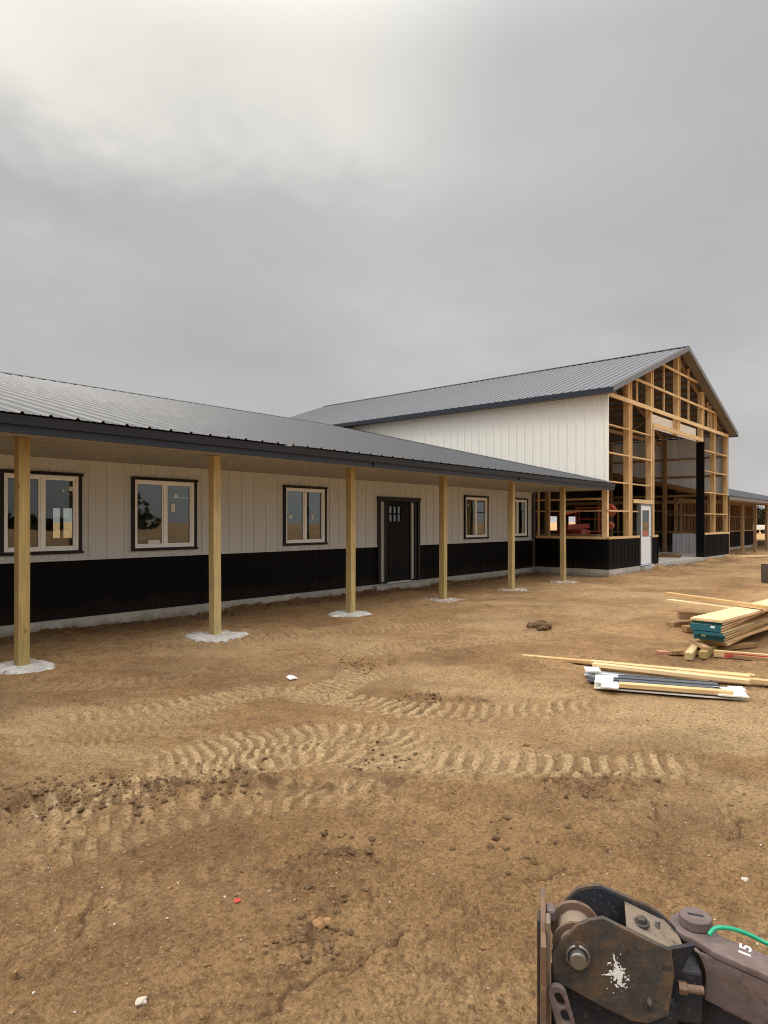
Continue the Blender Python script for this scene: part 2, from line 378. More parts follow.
def line(x, y, pts):
    """distance to a polyline, signed side and run along it"""
    best = np.full(x.shape, 1e9); sgn = np.zeros(x.shape); run = np.zeros(x.shape); acc = 0
    for (ax, ay), (bx, by) in zip(pts[:-1], pts[1:]):
        dx, dy = bx-ax, by-ay; Ln = math.hypot(dx, dy)
        tt = np.clip(((x-ax)*dx+(y-ay)*dy)/(Ln*Ln), 0, 1)
        d = np.hypot(x-ax-tt*dx, y-ay-tt*dy); m = d < best
        best = np.where(m, d, best); sgn = np.where(m, np.sign((x-ax)*dy-(y-ay)*dx)*d, sgn); run = np.where(m, acc+tt*Ln, run); acc += Ln
    return best, sgn, run, acc
def sm(a, b, v): u = np.clip((v-a)/(b-a), 0, 1); return u*u*(3-2*u)
def G(px, py):            # a spot on the ground, from its bearing and distance
    f = CAMH*F/(py-522); return rot2((px-384)/F*f, f, TH)
def spline(P, n=10):
    P = [P[0]]+P+[P[-1]]; o = []
    for i in range(1, len(P)-2):
        for k in range(n):
            u = k/n; o.append(tuple(.5*((2*P[i][j])+(-P[i-1][j]+P[i+1][j])*u+(2*P[i-1][j]-5*P[i][j]+4*P[i+1][j]-P[i+2][j])*u*u+(-P[i-1][j]+3*P[i][j]-3*P[i+1][j]+P[i+2][j])*u**3) for j in (0,1)))
    o.append(P[-2]); return o
TRACKS = [  # centre line, half width, lug pitch, sandiness, relief, two-row tread or long bars
 ([(-20,842),(60,812),(150,788),(240,770),(320,757),(400,763),(500,767),(610,768),(730,766)], .25, .125, 1.0, .011, 0),
 ([(120,775),(200,758),(270,744),(340,738),(420,748),(470,760)], .30, .100, .95, .009, 0),
 ([(20,735),(120,718),(200,705),(270,694),(330,700),(410,712),(500,713),(630,708)], .25, .12, .85, .010, 0),
 ([(-40,880),(60,850),(140,828),(220,808),(320,797),(430,800)], .24, .125, .38, .009, 1),
 ([(280,706),(330,690),(385,668)], .28, .10, .85, .008, 0),
 ([(-10,760),(70,742),(150,722),(230,700),(290,682)], .3, .09, .60, .007, 0),
 ([(-10,690),(120,684),(260,668),(380,650),(470,640)], .24, .12, .30, .007, 0),
 ([(120,650),(300,636),(420,628),(540,610),(640,592)], .24, .13, .35, .008, 0),
 ([(330,660),(450,646),(560,630),(700,600)], .24, .13, .40, .008, 0),
 ([(-40,960),(60,925),(180,890),(300,868)], .22, .13, .10, .005, 1),
 ([(560,600),(640,588),(700,580),(740,572)], .25, .15, .35, .008, 0),
]
CRACKS = [[(0,985),(60,955),(95,905),(140,890)], [(330,985),(360,960),(385,945),(412,925)], [(610,790),(690,850),(720,860),(745,825)], [(590,870),(650,880),(700,905),(720,950)],
          [(460,860),(520,880),(560,868)], [(240,1020),(300,985),(345,965)], [(655,800),(665,835),(700,870)], [(150,840),(220,858),(262,862)]]
RIDGES = [([(-10,825),(30,806),(70,800),(120,798),(180,790),(240,782)], .13, .055), ([(250,787),(330,790),(430,783),(480,780)], .07, .018), ([(340,672),(390,664)], .12, .04),
          ([(560,790),(600,795),(640,788)], .16, .03), ([(345,745),(375,742)], .12, .035), ([(270,880),(320,865),(360,855)], .10, .014), ([(285,985),(298,955),(312,930),(335,900)], .05, .035),
          ([(420,700),(480,703)], .12, .03), ([(430,650),(480,655)], .1, .025)]
def barn_local(x, y):     # world -> the barn's own axes
    return x*math.cos(BR)+y*math.sin(BR), -x*math.sin(BR)+y*math.cos(BR)
def ground(x, y):
    r = np.hypot(x, y); near = 1-sm(25, 70, r)
    h = .05*fbm(x, y, .16, 3, 1)*(1+sm(60, 400, r)*6)+.045*fbm(x, y, .8, 3, 5)
    rough = .5+sm(-.2, .35, fbm(x, y, .45, 3, 9))
    h = h+near*rough*(.024*fbm(x, y, 3.1, 5, 20, .58)+.018*np.abs(fbm(x, y, 10, 4, 30, .65)))
    h = h+(1-sm(6, 14, r))*.014*fbm(x, y, 24, 4, 35, .68)*(.4+sm(-.2,.2,fbm(x, y, 1.7, 2, 36)))
    ca, sa = math.cos(R(-58)), math.sin(R(-58)); al = x*ca+y*sa; ac = -x*sa+y*ca      # scuffs drawn out along the driving direction
    stk = fbm(al*.16, ac, 4.2, 4, 130, .6); h = h+near*sm(-.15, .3, fbm(x, y, .35, 3, 140))*.016*stk
    stk2 = fbm(al*.22, ac, 2.2, 4, 150, .6)
    porch = sm(8.6, 9.2, y)*(1-sm(10.45, 10.5, y))
    fwd = x*.7679+y*.6405; dry = np.clip(.40*sm(-.1, .45, fbm(x, y, .7, 4, 40)+.5*stk2)*(1-.8*sm(8, 9.4, y))+.28*np.exp(-((fwd-5.2)/1.6)**2)*sm(-.2,.3,stk2), 0, 1)*near; damp_shade = .50*sm(.02, .48, fbm(x, y, .75, 5, 50, .6))*near
    for pts, hw, pitch, sand, rel, rows in TRACKS:
        pts = spline([G(*p) for p in pts], 8)
        m = (x > min(p[0] for p in pts)-1) & (x < max(p[0] for p in pts)+1) & (y > min(p[1] for p in pts)-1) & (y < max(p[1] for p in pts)+1)
        X = x[m]; Y = y[m]; wob = .05*vnoise(X*2.2, Y*2.2, 60)
        d, s, run, tot = line(X, Y, pts); s = s+wob
        prof = 1-sm(hw*.8, hw*1.1, np.abs(s)+.05*vnoise(X*7, Y*7, 64)); ends = sm(0, .5, run)*(1-sm(tot-.5, tot, run))*(.72+.28*sm(-.3, .0, fbm(X, Y, .8, 3, 70)))
        ph = run+s*.25+(np.where(s > 0, pitch*.5, 0) if rows else 1.1*s*s*np.sin(run*.8)+.5*sm(.10, .14, s)*pitch)+.030*vnoise(X*6, Y*6, 61)+.008*vnoise(X*30, Y*30, 67)
        cell = (ph/pitch) % 1.0; lug = sm(.0, .18, cell)*(1-sm(.52, .70, cell))*(.7+.3*sm(-.35, .15, fbm(X, Y, 5, 4, 63, .65)))
        h[m] *= 1-.65*ends*prof
        wear = .5+sm(-.3, .3, fbm(X, Y, 4, 2, 77))
        h[m] += ends*(prof*(lug*rel*wear*2.3-rel*1.2)+rel*1.1*np.exp(-((np.abs(s)-hw*1.15)/.045)**2)*(.6+vnoise(X*9, Y*9, 80)))
        dry[m] = np.maximum(dry[m], ends*prof*sand*(.25+.85*lug)*(.5+.5*np.clip(wear, 0, 1))); damp_shade[m] = damp_shade[m]*(1-ends*prof)+ends*prof*(1-lug)*.34  # gaps between lugs coloured darker as their shade
    for pts, wd, amp in RIDGES:
        pts = [G(*p) for p in pts]
        m = (x > min(p[0] for p in pts)-1) & (x < max(p[0] for p in pts)+1) & (y > min(p[1] for p in pts)-1) & (y < max(p[1] for p in pts)+1)
        X = x[m]; Y = y[m]; d, s, run, tot = line(X, Y, pts)
        g = np.exp(-(d/wd)**2)*(.35+1.3*np.abs(fbm(X, Y, 6, 3, 91)))
        g2 = g*(1+1.6*fbm(X, Y, 17, 3, 95))
        h[m] += g2*amp; damp_shade[m] = np.maximum(damp_shade[m], np.clip(g*1.5, 0, 1)*sm(-.1, .25, fbm(X, Y, 9, 3, 97)+.1))
    for pts in CRACKS:
        pts = spline([G(*p) for p in pts], 6)
        m = (x > min(p[0] for p in pts)-.3) & (x < max(p[0] for p in pts)+.3) & (y > min(p[1] for p in pts)-.3) & (y < max(p[1] for p in pts)+.3)
        X = x[m]+.05*vnoise(x[m]*9, y[m]*9, 101)+.03*vnoise(x[m]*23, y[m]*23, 102); Y = y[m]+.05*vnoise(x[m]*9, y[m]*9, 103)+.03*vnoise(x[m]*23, y[m]*23, 104)
        d, s, run, tot = line(X, Y, pts); g = np.exp(-(d/.010)**2)*sm(0, .1, run)*(.25+sm(-.2, .25, vnoise(X*5, Y*5, 99)))
        h[m] -= .015*g; damp_shade[m] = np.maximum(damp_shade[m], .8*g)
    # soil banked against the low wing's foundation and in front of the barn
    mnd = np.exp(-((y-10.45)/.26)**2)*sm(-1, 0, x)*(1-sm(19.9, 20.4, x))
    h += mnd*(.005+.085*np.abs(fbm(x, y, 2.1, 5, 110, .65))+.05*np.abs(fbm(x, y, 9, 3, 113, .6))); damp_shade = np.maximum(damp_shade, np.exp(-((y-10.3)/.33)**2)*.75*sm(0,.3,near)*(x < 20.3)*(x > 0))
    bx, by = barn_local(x, y)
    gate = sm(22.3, 23.4, bx)*(1-sm(33.5, 35.5, bx)); d = 8.30-by
    h += gate*(1-sm(.1, 1.7, d))*(d > -.4)*(.07+.20*np.abs(fbm(x, y, 2.3, 5, 120, .65)))*(1-.4*sm(24, 26, bx)*(1-sm(29, 31, bx)))
    damp_shade = np.maximum(damp_shade, gate*(1-sm(.3, 2.0, d))*(d > -.4)*.8*sm(-.2, .2, fbm(x, y, 2.2, 4, 125)))
    s2 = sm(19.6, 20.1, bx)*(1-sm(22, 23, bx))*np.exp(-((by-8.1)/.25)**2); h += s2*.05
    # flat where things stand
    for cx, cy, cr in FLAT:
        k = 1-sm(cr*.7, cr*1.3, np.hypot(x-cx, y-cy)); h = h*(1-k)-.004*k
    inside = (bx > 20.0) & (bx < 33.9) & (by > 8.38) & (by < 28)
    h = np.where(inside, -.1, h); h = np.where((y > 10.56) & (y < 30) & (x < 20.5) & (x > -6), -.1, h)
    far = sm(60, 250, r); h = h-.4*far*0
    return h, np.clip(dry, 0, 1), np.clip(damp_shade, 0, 1)
POSTS = [(3.29,8.25),(6.03,8.30),(9.06,8.36),(12.04,8.36),(14.91,8.28),(17.87,8.28)]
FLAT = [(a, b, .36) for a, b in POSTS]+[(7.2,2.4,.9),(10.3,2.35,1.3)]

def build_ground():
    a0 = np.linspace(-34, 34, 860); a1 = np.linspace(34, 326, 74)[1:-1]
    A = np.radians(np.concatenate([a0, a1])); A = A-TH  # bearing clockwise from north
    rr = [.35, .7, 1.1, 1.5]; r = 1.7
    while r < 45: rr.append(r); r *= 1+.0036+.0009*(r/10)
    while r < 4500: rr.append(r); r *= 1.09
    rr = np.array(rr); n, m = len(A), len(rr)
    # A measured from +Y clockwise
    X = np.outer(rr, np.sin(A)).ravel(); Y = np.outer(rr, np.cos(A)).ravel()
    H, dry, damp_shade = ground(X, Y)
    V = np.stack([X, Y, H], 1); V = np.vstack([V, [[0,0,0]]])
    i = np.arange(m-1)[:,None]; j = np.arange(n)[None,:]; jn = (j+1) % n
    Fq = np.stack([i*n+j, i*n+jn, (i+1)*n+jn, (i+1)*n+j], -1).reshape(-1, 4)[:, ::-1]
    T = np.stack([np.full(n, m*n), np.arange(n), (np.arange(n)+1) % n], 1)[:, ::-1]
    me = bpy.data.meshes.new('ground'); nv = len(V); nl = Fq.size+T.size
    me.vertices.add(nv); me.vertices.foreach_set('co', V.astype(np.float32).ravel())
    me.loops.add(nl); me.loops.foreach_set('vertex_index', np.concatenate([Fq.ravel(), T.ravel()]).astype(np.int32))
    me.polygons.add(len(Fq)+len(T))
    st = np.concatenate([np.arange(len(Fq))*4, len(Fq)*4+np.arange(len(T))*3]); me.polygons.foreach_set('loop_start', st.astype(np.int32))
    me.update(calc_edges=True); me.validate()
    for nm, arr in (('dry', dry), ('damp_shade', damp_shade)):
        at = me.attributes.new(nm, 'FLOAT', 'POINT'); at.data.foreach_set('value', np.append(arr, 0).astype(np.float32))
    me.polygons.foreach_set('use_smooth', np.ones(len(me.polygons), bool))
    me.materials.append(M_DIRT)
    o = bpy.data.objects.new('ground', me); col.objects.link(o); tag(o, kind='structure')
build_ground()
def gh(x, y): h, a, b = ground(np.array([float(x)]), np.array([float(y)])); return float(h[0])

def lump(bm_v, bm_f, x, y, z, s, sq=.7, seed=0):
    # rough little rock from a jittered 12-point ball, subdivided once
    ph = (1+5**.5)/2
    ic = [(-1,ph,0),(1,ph,0),(-1,-ph,0),(1,-ph,0),(0,-1,ph),(0,1,ph),(0,-1,-ph),(0,1,-ph),(ph,0,-1),(ph,0,1),(-ph,0,-1),(-ph,0,1)]
    fc = [(0,11,5),(0,5,1),(0,1,7),(0,7,10),(0,10,11),(1,5,9),(5,11,4),(11,10,2),(10,7,6),(7,1,8),(3,9,4),(3,4,2),(3,2,6),(3,6,8),(3,8,9),(4,9,5),(2,4,11),(6,2,10),(8,6,7),(9,8,1)]
    b = len(bm_v); a = random.random()*6.28; ax = random.uniform(.7,1.3)
    for v in ic:
        v = Vector(v).normalized()*s*random.uniform(.7,1.15); p = rot2(v.x*ax, v.y/ax, a); bm_v.append((x+p[0], y+p[1], z+v.z*sq))
    bm_f += [tuple(b+i for i in f) for f in fc]
def scatter(name, mat, n, smin, smax, label_kind, where):
    V, Fc = [], []
    pts = []
    while len(pts) < n:
        f = random.uniform(2.1, 3.2)*math.exp(random.random()*1.9); px = random.uniform(-.62,.62)*f
        x, y = rot2(px, f, TH)
        if y > 10.3 or barn_local(x, y)[1] > 8.1 and x > 19.5: continue
        if where is not None and random.random() > where(x, y): continue
        pts.append((x, y))
    P = np.array(pts); H, a, b = ground(P[:,0].copy(), P[:,1].copy())
    for (x, y), h in zip(pts, H):
        s = smin*(smax/smin)**(random.random()**2.2); lump(V, Fc, x, y, h+s*.2, s)
    me = bpy.data.meshes.new(name); me.from_pydata(V, [], Fc); me.materials.append(mat); me.polygons.foreach_set('use_smooth', [False]*len(me.polygons))
    o = bpy.data.objects.new(name, me); col.objects.link(o); tag(o, label_kind[0], label_kind[1], kind='stuff')
dense = [(G(*p), r_) for p, r_ in [((30,808),.35),((80,800),.3),((150,792),.3),((220,784),.25),((300,870),.35),((340,855),.3),((600,795),.28),((500,850),.35),((305,945),.12),((380,760),.25),((365,668),.3),((420,700),.25)]]
def wcl(x, y):
    k = .06
    for (a, b), r_ in dense: k += .9*math.exp(-((x-a)**2+(y-b)**2)/r_**2)
    return k
def scatter_dense():
    V, Fc = [], []; pts = []
    for q_, ((a, b), r_) in enumerate(dense):
        for k in range((130,130,130,110,30,25,60,20,45,40,60,50)[q_]): pts.append((random.gauss(a, r_*.6), random.gauss(b, r_*.6)))
    for k in range(900):
        x = random.uniform(0, 19.5); pts.append((x, 10.2+random.gauss(0, .14)))
    pts = [p for p in pts if p[1] < 10.45]
    P = np.array(pts); H, a_, b_ = ground(P[:,0].copy(), P[:,1].copy())
    for (x, y), h in zip(pts, H):
        s = (.006 if y < 9 else .009)*(4.4)**(random.random()**1.6); lump(V, Fc, x, y, h+s*.2, s)
    return V, Fc
scatter('dirt_clods', M_CLOD, 3600, .003, .013, ('small crumbled lumps of brown soil scattered over the churned yard', 'soil'), None)
scatter('pebbles', M_STONE, 900, .002, .008, ('tiny pale pebbles and grit sprinkled over the brown dirt', 'gravel'), None)
V, Fc = scatter_dense(); me = bpy.data.meshes.new('crumbled_soil'); me.from_pydata(V, [], Fc); me.materials.append(M_CLODD)
o = bpy.data.objects.new('crumbled_soil', me); col.objects.link(o); tag(o, 'dark crumbly soil heaped in the ruts and along the house foundation', 'soil', kind='stuff')

def rock(name, px, py, s, mat, label, cat, sq=.6, n=1, spread=0, group=None):
    x, y = G(px, py); me = bpy.data.meshes.new(name); V, Fc = [], []
    import bmesh
    bm = bmesh.new()
    for k in range(n):
        xx = x+random.gauss(0, spread); yy = y+random.gauss(0, spread)
        r = bmesh.ops.create_icosphere(bm, subdivisions=4, radius=s*(random.uniform(.6,1.1) if n > 1 else 1))
        off = Vector((xx-x, yy-y, 0)); sd = Vector((k*3.1+px, py, 0))
        for v in r['verts']:
            p = v.co.copy(); q = p/s*1.3+sd
            p *= 1+.42*noise.noise(q)+.16*noise.noise(q*3.1)+.07*noise.noise(q*8); v.co = Vector((p.x*1.1, p.y, p.z*sq+s*sq*.45))+off
    bm.to_mesh(me); bm.free(); me.materials.append(mat); me.polygons.foreach_set('use_smooth', [True]*len(me.polygons))
    o = bpy.data.objects.new(name, me); col.objects.link(o); o.location = (x, y, gh(x, y)-.004); return tag(o, label, cat, group)
rock('soil_clod', 540, 628, .085, M_CLODD, 'dark crumbly soil clod lying in the yard beyond the short lumber stack', 'dirt clod', .85, 9, .10)
rock('stone', 745, 885, .016, M_STONE, 'pale yellowish stone on the dirt above the loader arm', 'stone', .6)
rock('soil_clod', 321, 930, .035, M_CLOD, 'brown lump of soil in the cracked near ground', 'dirt clod', .6, 2, .03)
rock('stone', 141, 1003, .018, M_STONE, 'small tan stone near the bottom left of the yard', 'stone', .7)
rock('soil_clod', 524, 747, .03, M_CLOD, 'small dark clod sitting on the pale wheel track', 'dirt clod', .5, 2, .03)
# litter
x, y = G(292, 682); mb = MB().add([(-.055,-.035,.012),(.05,-.04,.006),(.06,.03,.022),(-.045,.045,.03),(0,-.04,.018),(.005,.04,.04)], [(0,4,5,3),(4,1,2,5)])
o = mb.build('paper_scrap', M_PAPER); o.location = (x, y, gh(x, y)+.004); o.modifiers.new('s','SOLIDIFY').thickness = .003
tag(o, 'crumpled white paper scrap lying on the wheel-tracked dirt', 'litter')
x, y = G(237, 907); mb = MB().add([(-.016,-.008,.005),(.015,-.01,.002),(.018,.007,.008),(-.013,.01,.010)], [(0,1,2,3)])
o = mb.build('plastic_scrap', M_PINK); o.location = (x, y, gh(x, y)+.006); o.modifiers.new('s','SOLIDIFY').thickness = .003
tag(o, 'tiny red plastic scrap on the near dirt', 'litter')

# ------------------------------------------------------------------ low wing with the porch
WY, FY = 10.5, 7.75                       # wall face, fascia face
X0, X1 = -3.2, 20.37
RY, RZ, EZ, SOF = 20.0, 5.82, 2.885, 2.685
BASE = (8.5, WY, 0)
wing = empty('farmhouse', BASE, label='long low building with charcoal metal roof, cream siding, black wainscot and timber-post porch', cat='house')
def P(mb, name, mat, parent=wing, **k): return mb.build(name, mat, parent, BASE if parent is wing else BASE, **k)
WIN = [(3.875,5.075),(5.929,7.203),(9.317,10.563),(16.146,17.444),(18.66,19.94)]
WZ0, WZ1 = 1.205, 2.468
DOOR = (12.33, 14.02, .19, 2.32)
inner = [(a+.05, b-.05, WZ0+.05, WZ1-.05) for a, b in WIN]+[(DOOR[0]+.05, DOOR[1]-.05, DOOR[2], DOOR[3]-.05)]
up = MB(); lo = MB(); bk = MB()
for a, b, z0, z1 in around(X0, X1-.05, 1.12, SOF, inner):
    ribbed(up, (0,WY,0), (1,0,0), (0,0,1), (0,-1,0), a, b, z0, z1)
lo2 = MB(); ribbed(lo, (0,WY,0), (1,0,0), (0,0,1), (0,-1,0), X0, DOOR[0]+.05, .19, 1.095, scale=.6)
ribbed(lo2, (0,WY,0), (1,0,0), (0,0,1), (0,-1,0), DOOR[1]-.05, X1-.05, .19, 1.095, scale=.6)
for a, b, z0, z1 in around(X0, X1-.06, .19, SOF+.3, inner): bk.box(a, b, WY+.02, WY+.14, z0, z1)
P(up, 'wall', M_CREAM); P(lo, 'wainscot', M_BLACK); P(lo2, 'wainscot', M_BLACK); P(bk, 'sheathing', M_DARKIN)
tm = MB(); 
for a, b in ((X0, DOOR[0]), (DOOR[1], X1-.06)): tm.box(a, b, WY-.028, WY+.01, 1.095, 1.122)
tm.box(X0, X1-.06, WY-.03, WY+.01, SOF-.035, SOF-.004)
P(tm, 'wall_trim', M_CREAM)
P(MB().box(X1-.11, X1-.035, WY-.035, WY+.03, 1.12, SOF-.036), 'corner_trim', M_BTRIM)
P(MB().box(X0, X1-.08, WY-.022, WY+.2, -.4, .188), 'foundation', M_CONC)
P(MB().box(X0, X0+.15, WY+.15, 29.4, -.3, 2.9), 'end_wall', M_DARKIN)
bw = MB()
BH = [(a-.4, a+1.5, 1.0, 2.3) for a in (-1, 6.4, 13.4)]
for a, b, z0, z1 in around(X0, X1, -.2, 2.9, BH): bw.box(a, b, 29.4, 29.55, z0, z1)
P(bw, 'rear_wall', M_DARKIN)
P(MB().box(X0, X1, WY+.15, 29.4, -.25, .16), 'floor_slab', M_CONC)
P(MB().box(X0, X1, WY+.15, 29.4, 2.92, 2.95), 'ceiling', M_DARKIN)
# interior stud partitions seen through the panes
for sx0, sx1, sy in ((0.2, 9.8, 15.2), (11.2, 19.8, 16.4)):
    st = MB()
    st.box(sx0, sx1, sy, sy+.09, .17, .21); st.box(sx0, sx1, sy, sy+.09, 2.84, 2.9)
    xx = sx0
    while xx < sx1:
        if not (sx0+3.2 < xx < sx0+4.6): st.box(xx, xx+.04, sy, sy+.09, .21, 2.84)
        xx += .61
    P(st, 'stud_partition', PW[2])
# soffit with its fine grooves along the building
SP = [(0,0),(.006,.022),(.038,.022),(.044,0)]
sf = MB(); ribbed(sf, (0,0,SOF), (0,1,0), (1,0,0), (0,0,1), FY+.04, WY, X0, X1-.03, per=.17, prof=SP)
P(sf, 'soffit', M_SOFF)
# roof
sl = math.atan2(RZ-EZ, RY-FY+.05); Vd = (0, math.cos(sl), math.sin(sl)); Nd = (0, -math.sin(sl), math.cos(sl))
LEN = math.hypot(RZ-EZ, RY-FY+.05)
rf = MB(); ribbed(rf, (0, FY-.05, EZ), (1,0,0), Vd, Nd, X0, X1, 0, LEN, scale=1.15)
k = math.floor(X0/PER)                    # screws beside the ribs, nearest stretch only
while k*PER < 13:
    for q in range(14):
        u = k*PER+.075; v = .12+q*.62
        if u < 0 or v > LEN: continue
        p = Vector((u, FY-.05, EZ))+Vector(Vd)*v+Vector(Nd)*.004
        rf.cyl(p, p+Vector(Nd)*.007, .009, .007, 6, mi=1)
    k += 1
Vb = (0, -math.cos(sl), math.sin(sl)); Nb = (0, math.sin(sl), math.cos(sl))
ribbed(rf, (0, 2*RY-FY+.05, EZ), (1,0,0), Vb, Nb, X0, X1, 0, LEN)
roof = P(rf, 'roof', [M_ROOF, M_FASC])
rc = MB(); rc.add([(X0,RY-.16,RZ-.012),(X1,RY-.16,RZ-.012),(X1,RY,RZ+.04),(X0,RY,RZ+.04),(X1,RY+.16,RZ-.012),(X0,RY+.16,RZ-.012)], [(0,1,2,3),(3,2,4,5)])
ribs = MB()
P(rc, 'ridge_cap', M_FASC, roof).matrix_parent_inverse.identity()
# the flashing that closes the roof against the barn wall
fl = MB()
for yy0, yy1 in ((FY+.16, RY),):
    z0 = EZ+(yy0-FY+.05)*math.tan(sl); z1 = RZ
    a = [(X1-.10, yy0, z0+.035), (X1+.01+(yy0-7.9)*.0242, yy0, z0+.035), (X1+.01+(yy1-7.9)*.0242, yy1, z1+.035), (X1-.10, yy1, z1+.035)]
    fl.add(a, [(0,1,2,3)])
P(fl, 'flashing', M_ROOF, roof)
# fascia: upper drip trim stepping over the lower board
P(MB().box(X0, X1, FY-.03, FY+.02, 2.762, 2.868), 'drip_edge', M_DRIP)
P(MB().box(X0, X1, FY, FY+.038, 2.672, 2.76), 'fascia', M_FASC)
P(MB().box(X0, X1-.2, FY+.06, FY+.10, 2.69, 2.84).box(X0, X1-.2, 8.24, 8.40, SOF+.01, 2.9), 'porch_beam', TW[0])
for a in (9.0, 14.3):
    P(MB().box(a, a+.02, FY-.034, FY+.0, 2.70, 2.83), 'fascia_joint', M_FASC)
for i, (x, y) in enumerate(POSTS):
    lean = .02 if i == 5 else 0
    mb = MB(); a = .064
    nn = 14
    vs_ = []
    for s in range(nn+1):
        t_ = s/nn; z = .02+t_*(SOF-.022); ox = lean*(t_-1)*-1+.006*math.sin(i*3+t_*2.4); oy = .004*math.sin(i*5+t_*3)
        for dx, dy in ((-a,-a),(a,-a),(a,a),(-a,a)): vs_.append((x+dx+ox, y+dy+oy, z))
    mb.add(vs_, [(0,3,2,1),(nn*4,nn*4+1,nn*4+2,nn*4+3)]+[(s*4+k,s*4+(k+1)%4,s*4+4+(k+1)%4,s*4+4+k) for s in range(nn) for k in range(4)])
    P(mb, 'porch_post', TW[2], bevel=.004)
    # broken concrete round the foot
    bmv = []; N_ = 90; rad = (.36,.42,.40,.40,.40,.36)[i]; ring = []
    import bmesh
    bm = bmesh.new(); c0 = bm.verts.new((0,0,.030)); rings = []
    for q, (fr, zz) in enumerate(((.35,.044),(.7,.041),(.93,.032),(1.0,.012),(1.04,-.03))):
        ring = []
        for k in range(N_):
            t_ = 2*math.pi*k/N_; rr = rad*fr*(1+.38*noise.noise(Vector((math.cos(t_)*1.3+i*9, math.sin(t_)*1.3, 0)))+.17*noise.noise(Vector((math.cos(t_)*4, math.sin(t_)*4+i*5, 1)))+.08*noise.noise(Vector((math.cos(t_)*11, math.sin(t_)*11+i*5, 1))))
            ring.append(bm.verts.new((rr*math.cos(t_), rr*math.sin(t_), zz*(.95 if i < 3 else .6)+.018*noise.noise(Vector((math.cos(t_)*3*(q+1), math.sin(t_)*3*(q+1), i)))+.007*noise.noise(Vector((k*.9, q, i))))))
        rings.append(ring)
    for k in range(N_): bm.faces.new((c0, rings[0][k], rings[0][(k+1)%N_]))
    for A_, B_ in zip(rings[:-1], rings[1:]):
        for k in range(N_): bm.faces.new((A_[k], B_[k], B_[(k+1)%N_], A_[(k+1)%N_]))
    me = bpy.data.meshes.new('concrete_footing'); bm.to_mesh(me); bm.free(); me.materials.append(M_FOOT if i < 3 else M_FOOTD)
    for p_ in me.polygons: p_.use_smooth = True
    o = bpy.data.objects.new('concrete_footing', me); col.objects.link(o); o.location = (x+(.0,-.03,-.05,-.03,-.03,-.02)[i], y-.03, .0)
    tag(o, ('broken whitish concrete footing round the leftmost and nearest porch post', 'whitish concrete footing round the porch post between the two left windows and the third window',
        'round concrete footing under the porch post just left of the front door', 'flat concrete footing under the porch post right of the front door',
        'thin grey concrete footing under the fifth porch post from the left', 'small concrete footing under the last porch post beside the barn')[i], 'footing', 'concrete footings under the porch posts')

def window(x0, x1, z0, z1, y, parent, base, sticker=None):
    fr = MB(); f = .05
    def ringb(mb, a, b, c_, d, wd, ya, yb):
        mb.box(a, b, ya, yb, c_, c_+wd); mb.box(a, b, ya, yb, d-wd, d); mb.box(a, a+wd, ya, yb, c_+wd, d-wd); mb.box(b-wd, b, ya, yb, c_+wd, d-wd)
    a, b, c_, d = x0+f, x1-f, z0+f, z1-f
    ringb(fr, a, b, c_, d, .042, y-.03, y+.06)
    xm = (a+b)/2
    fr.box(xm-.024, xm+.024, y-.018, y+.05, c_+.042, d-.042)
    ringb(fr, a+.042, xm-.024, c_+.042, d-.042, .026, y+.0, y+.05); ringb(fr, xm+.024, b-.042, c_+.042, d-.042, .030, y-.008, y+.04)
    w_ = fr.build('window', M_VINYL, parent, base, bevel=.003)
    tr = MB(); ringb(tr, x0, x1, z0, z1, f, y-.045, y+.02); tr.box(x0-.02, x1+.02, y-.055, y-.046, z1-.045, z1+.0); tr.box(x0-.02, x1+.02, y-.055, y-.046, z0, z0+.04)
    tr.build('window_trim', M_BTRIM, w_, base)
    for p0, p1 in ((a+.068, xm-.042), (xm+.046, b-.072)):
        MB().box(p0, p1, y+.018, y+.024, c_+.068 if p0 < xm-.1 else c_+.072, d-.068 if p0 < xm-.1 else d-.072).build('pane', M_GLASS, w_, base)
    if sticker:
        for sx, sz, sw, sh in sticker: MB().box(a+sx, a+sx+sw, y+.012, y+.016, c_+sz, c_+sz+sh).build('sticker', M_PAPER, w_, base)
    return w_
ST = [[(.97,.93,.06,.07),(.86,.92,.035,.03)], [(.72,.62,.08,.15),(.78,.88,.07,.07),(.28,.07,.22,.06)], [(.12,.52,.10,.07),(.78,.50,.06,.09)], [(.2,.9,.05,.05)], [(.2,.3,.06,.5)]]
for (a, b), s in zip(WIN, ST): window(a, b, WZ0, WZ1, WY, wing, BASE, s)
# front door set
dt = MB(); a, b, z0, z1 = DOOR
dt.box(a, a+.10, WY-.045, WY+.06, z0, z1-.10); dt.box(b-.10, b, WY-.045, WY+.06, z0, z1-.10); dt.box(a-.015, b+.015, WY-.05, WY+.06, z1-.10, z1)
dt.box(a+.29, a+.36, WY-.02, WY+.06, z0, z1-.10); dt.box(b-.42, b-.35, WY-.02, WY+.06, z0, z1-.10)
dt.box(b-.20, b-.10, WY-.015, WY+.05, z0, z1-.10); dt.box(a+.10, a+.13, WY-.01, WY+.05, z0, z1-.10)
fd = P(dt, 'door_frame', M_BTRIM, bevel=.003)
sl_ = MB(); lites = [(12.80+i*.165, 12.80+i*.165+.125, 1.72+j*.20, 1.72+j*.20+.165) for i in range(3) for j in range(2)]
for r_ in around(a+.362, b-.422, z0+.03, z1-.102, lites): sl_.box(r_[0], r_[1], WY+.0, WY+.045, r_[2], r_[3])
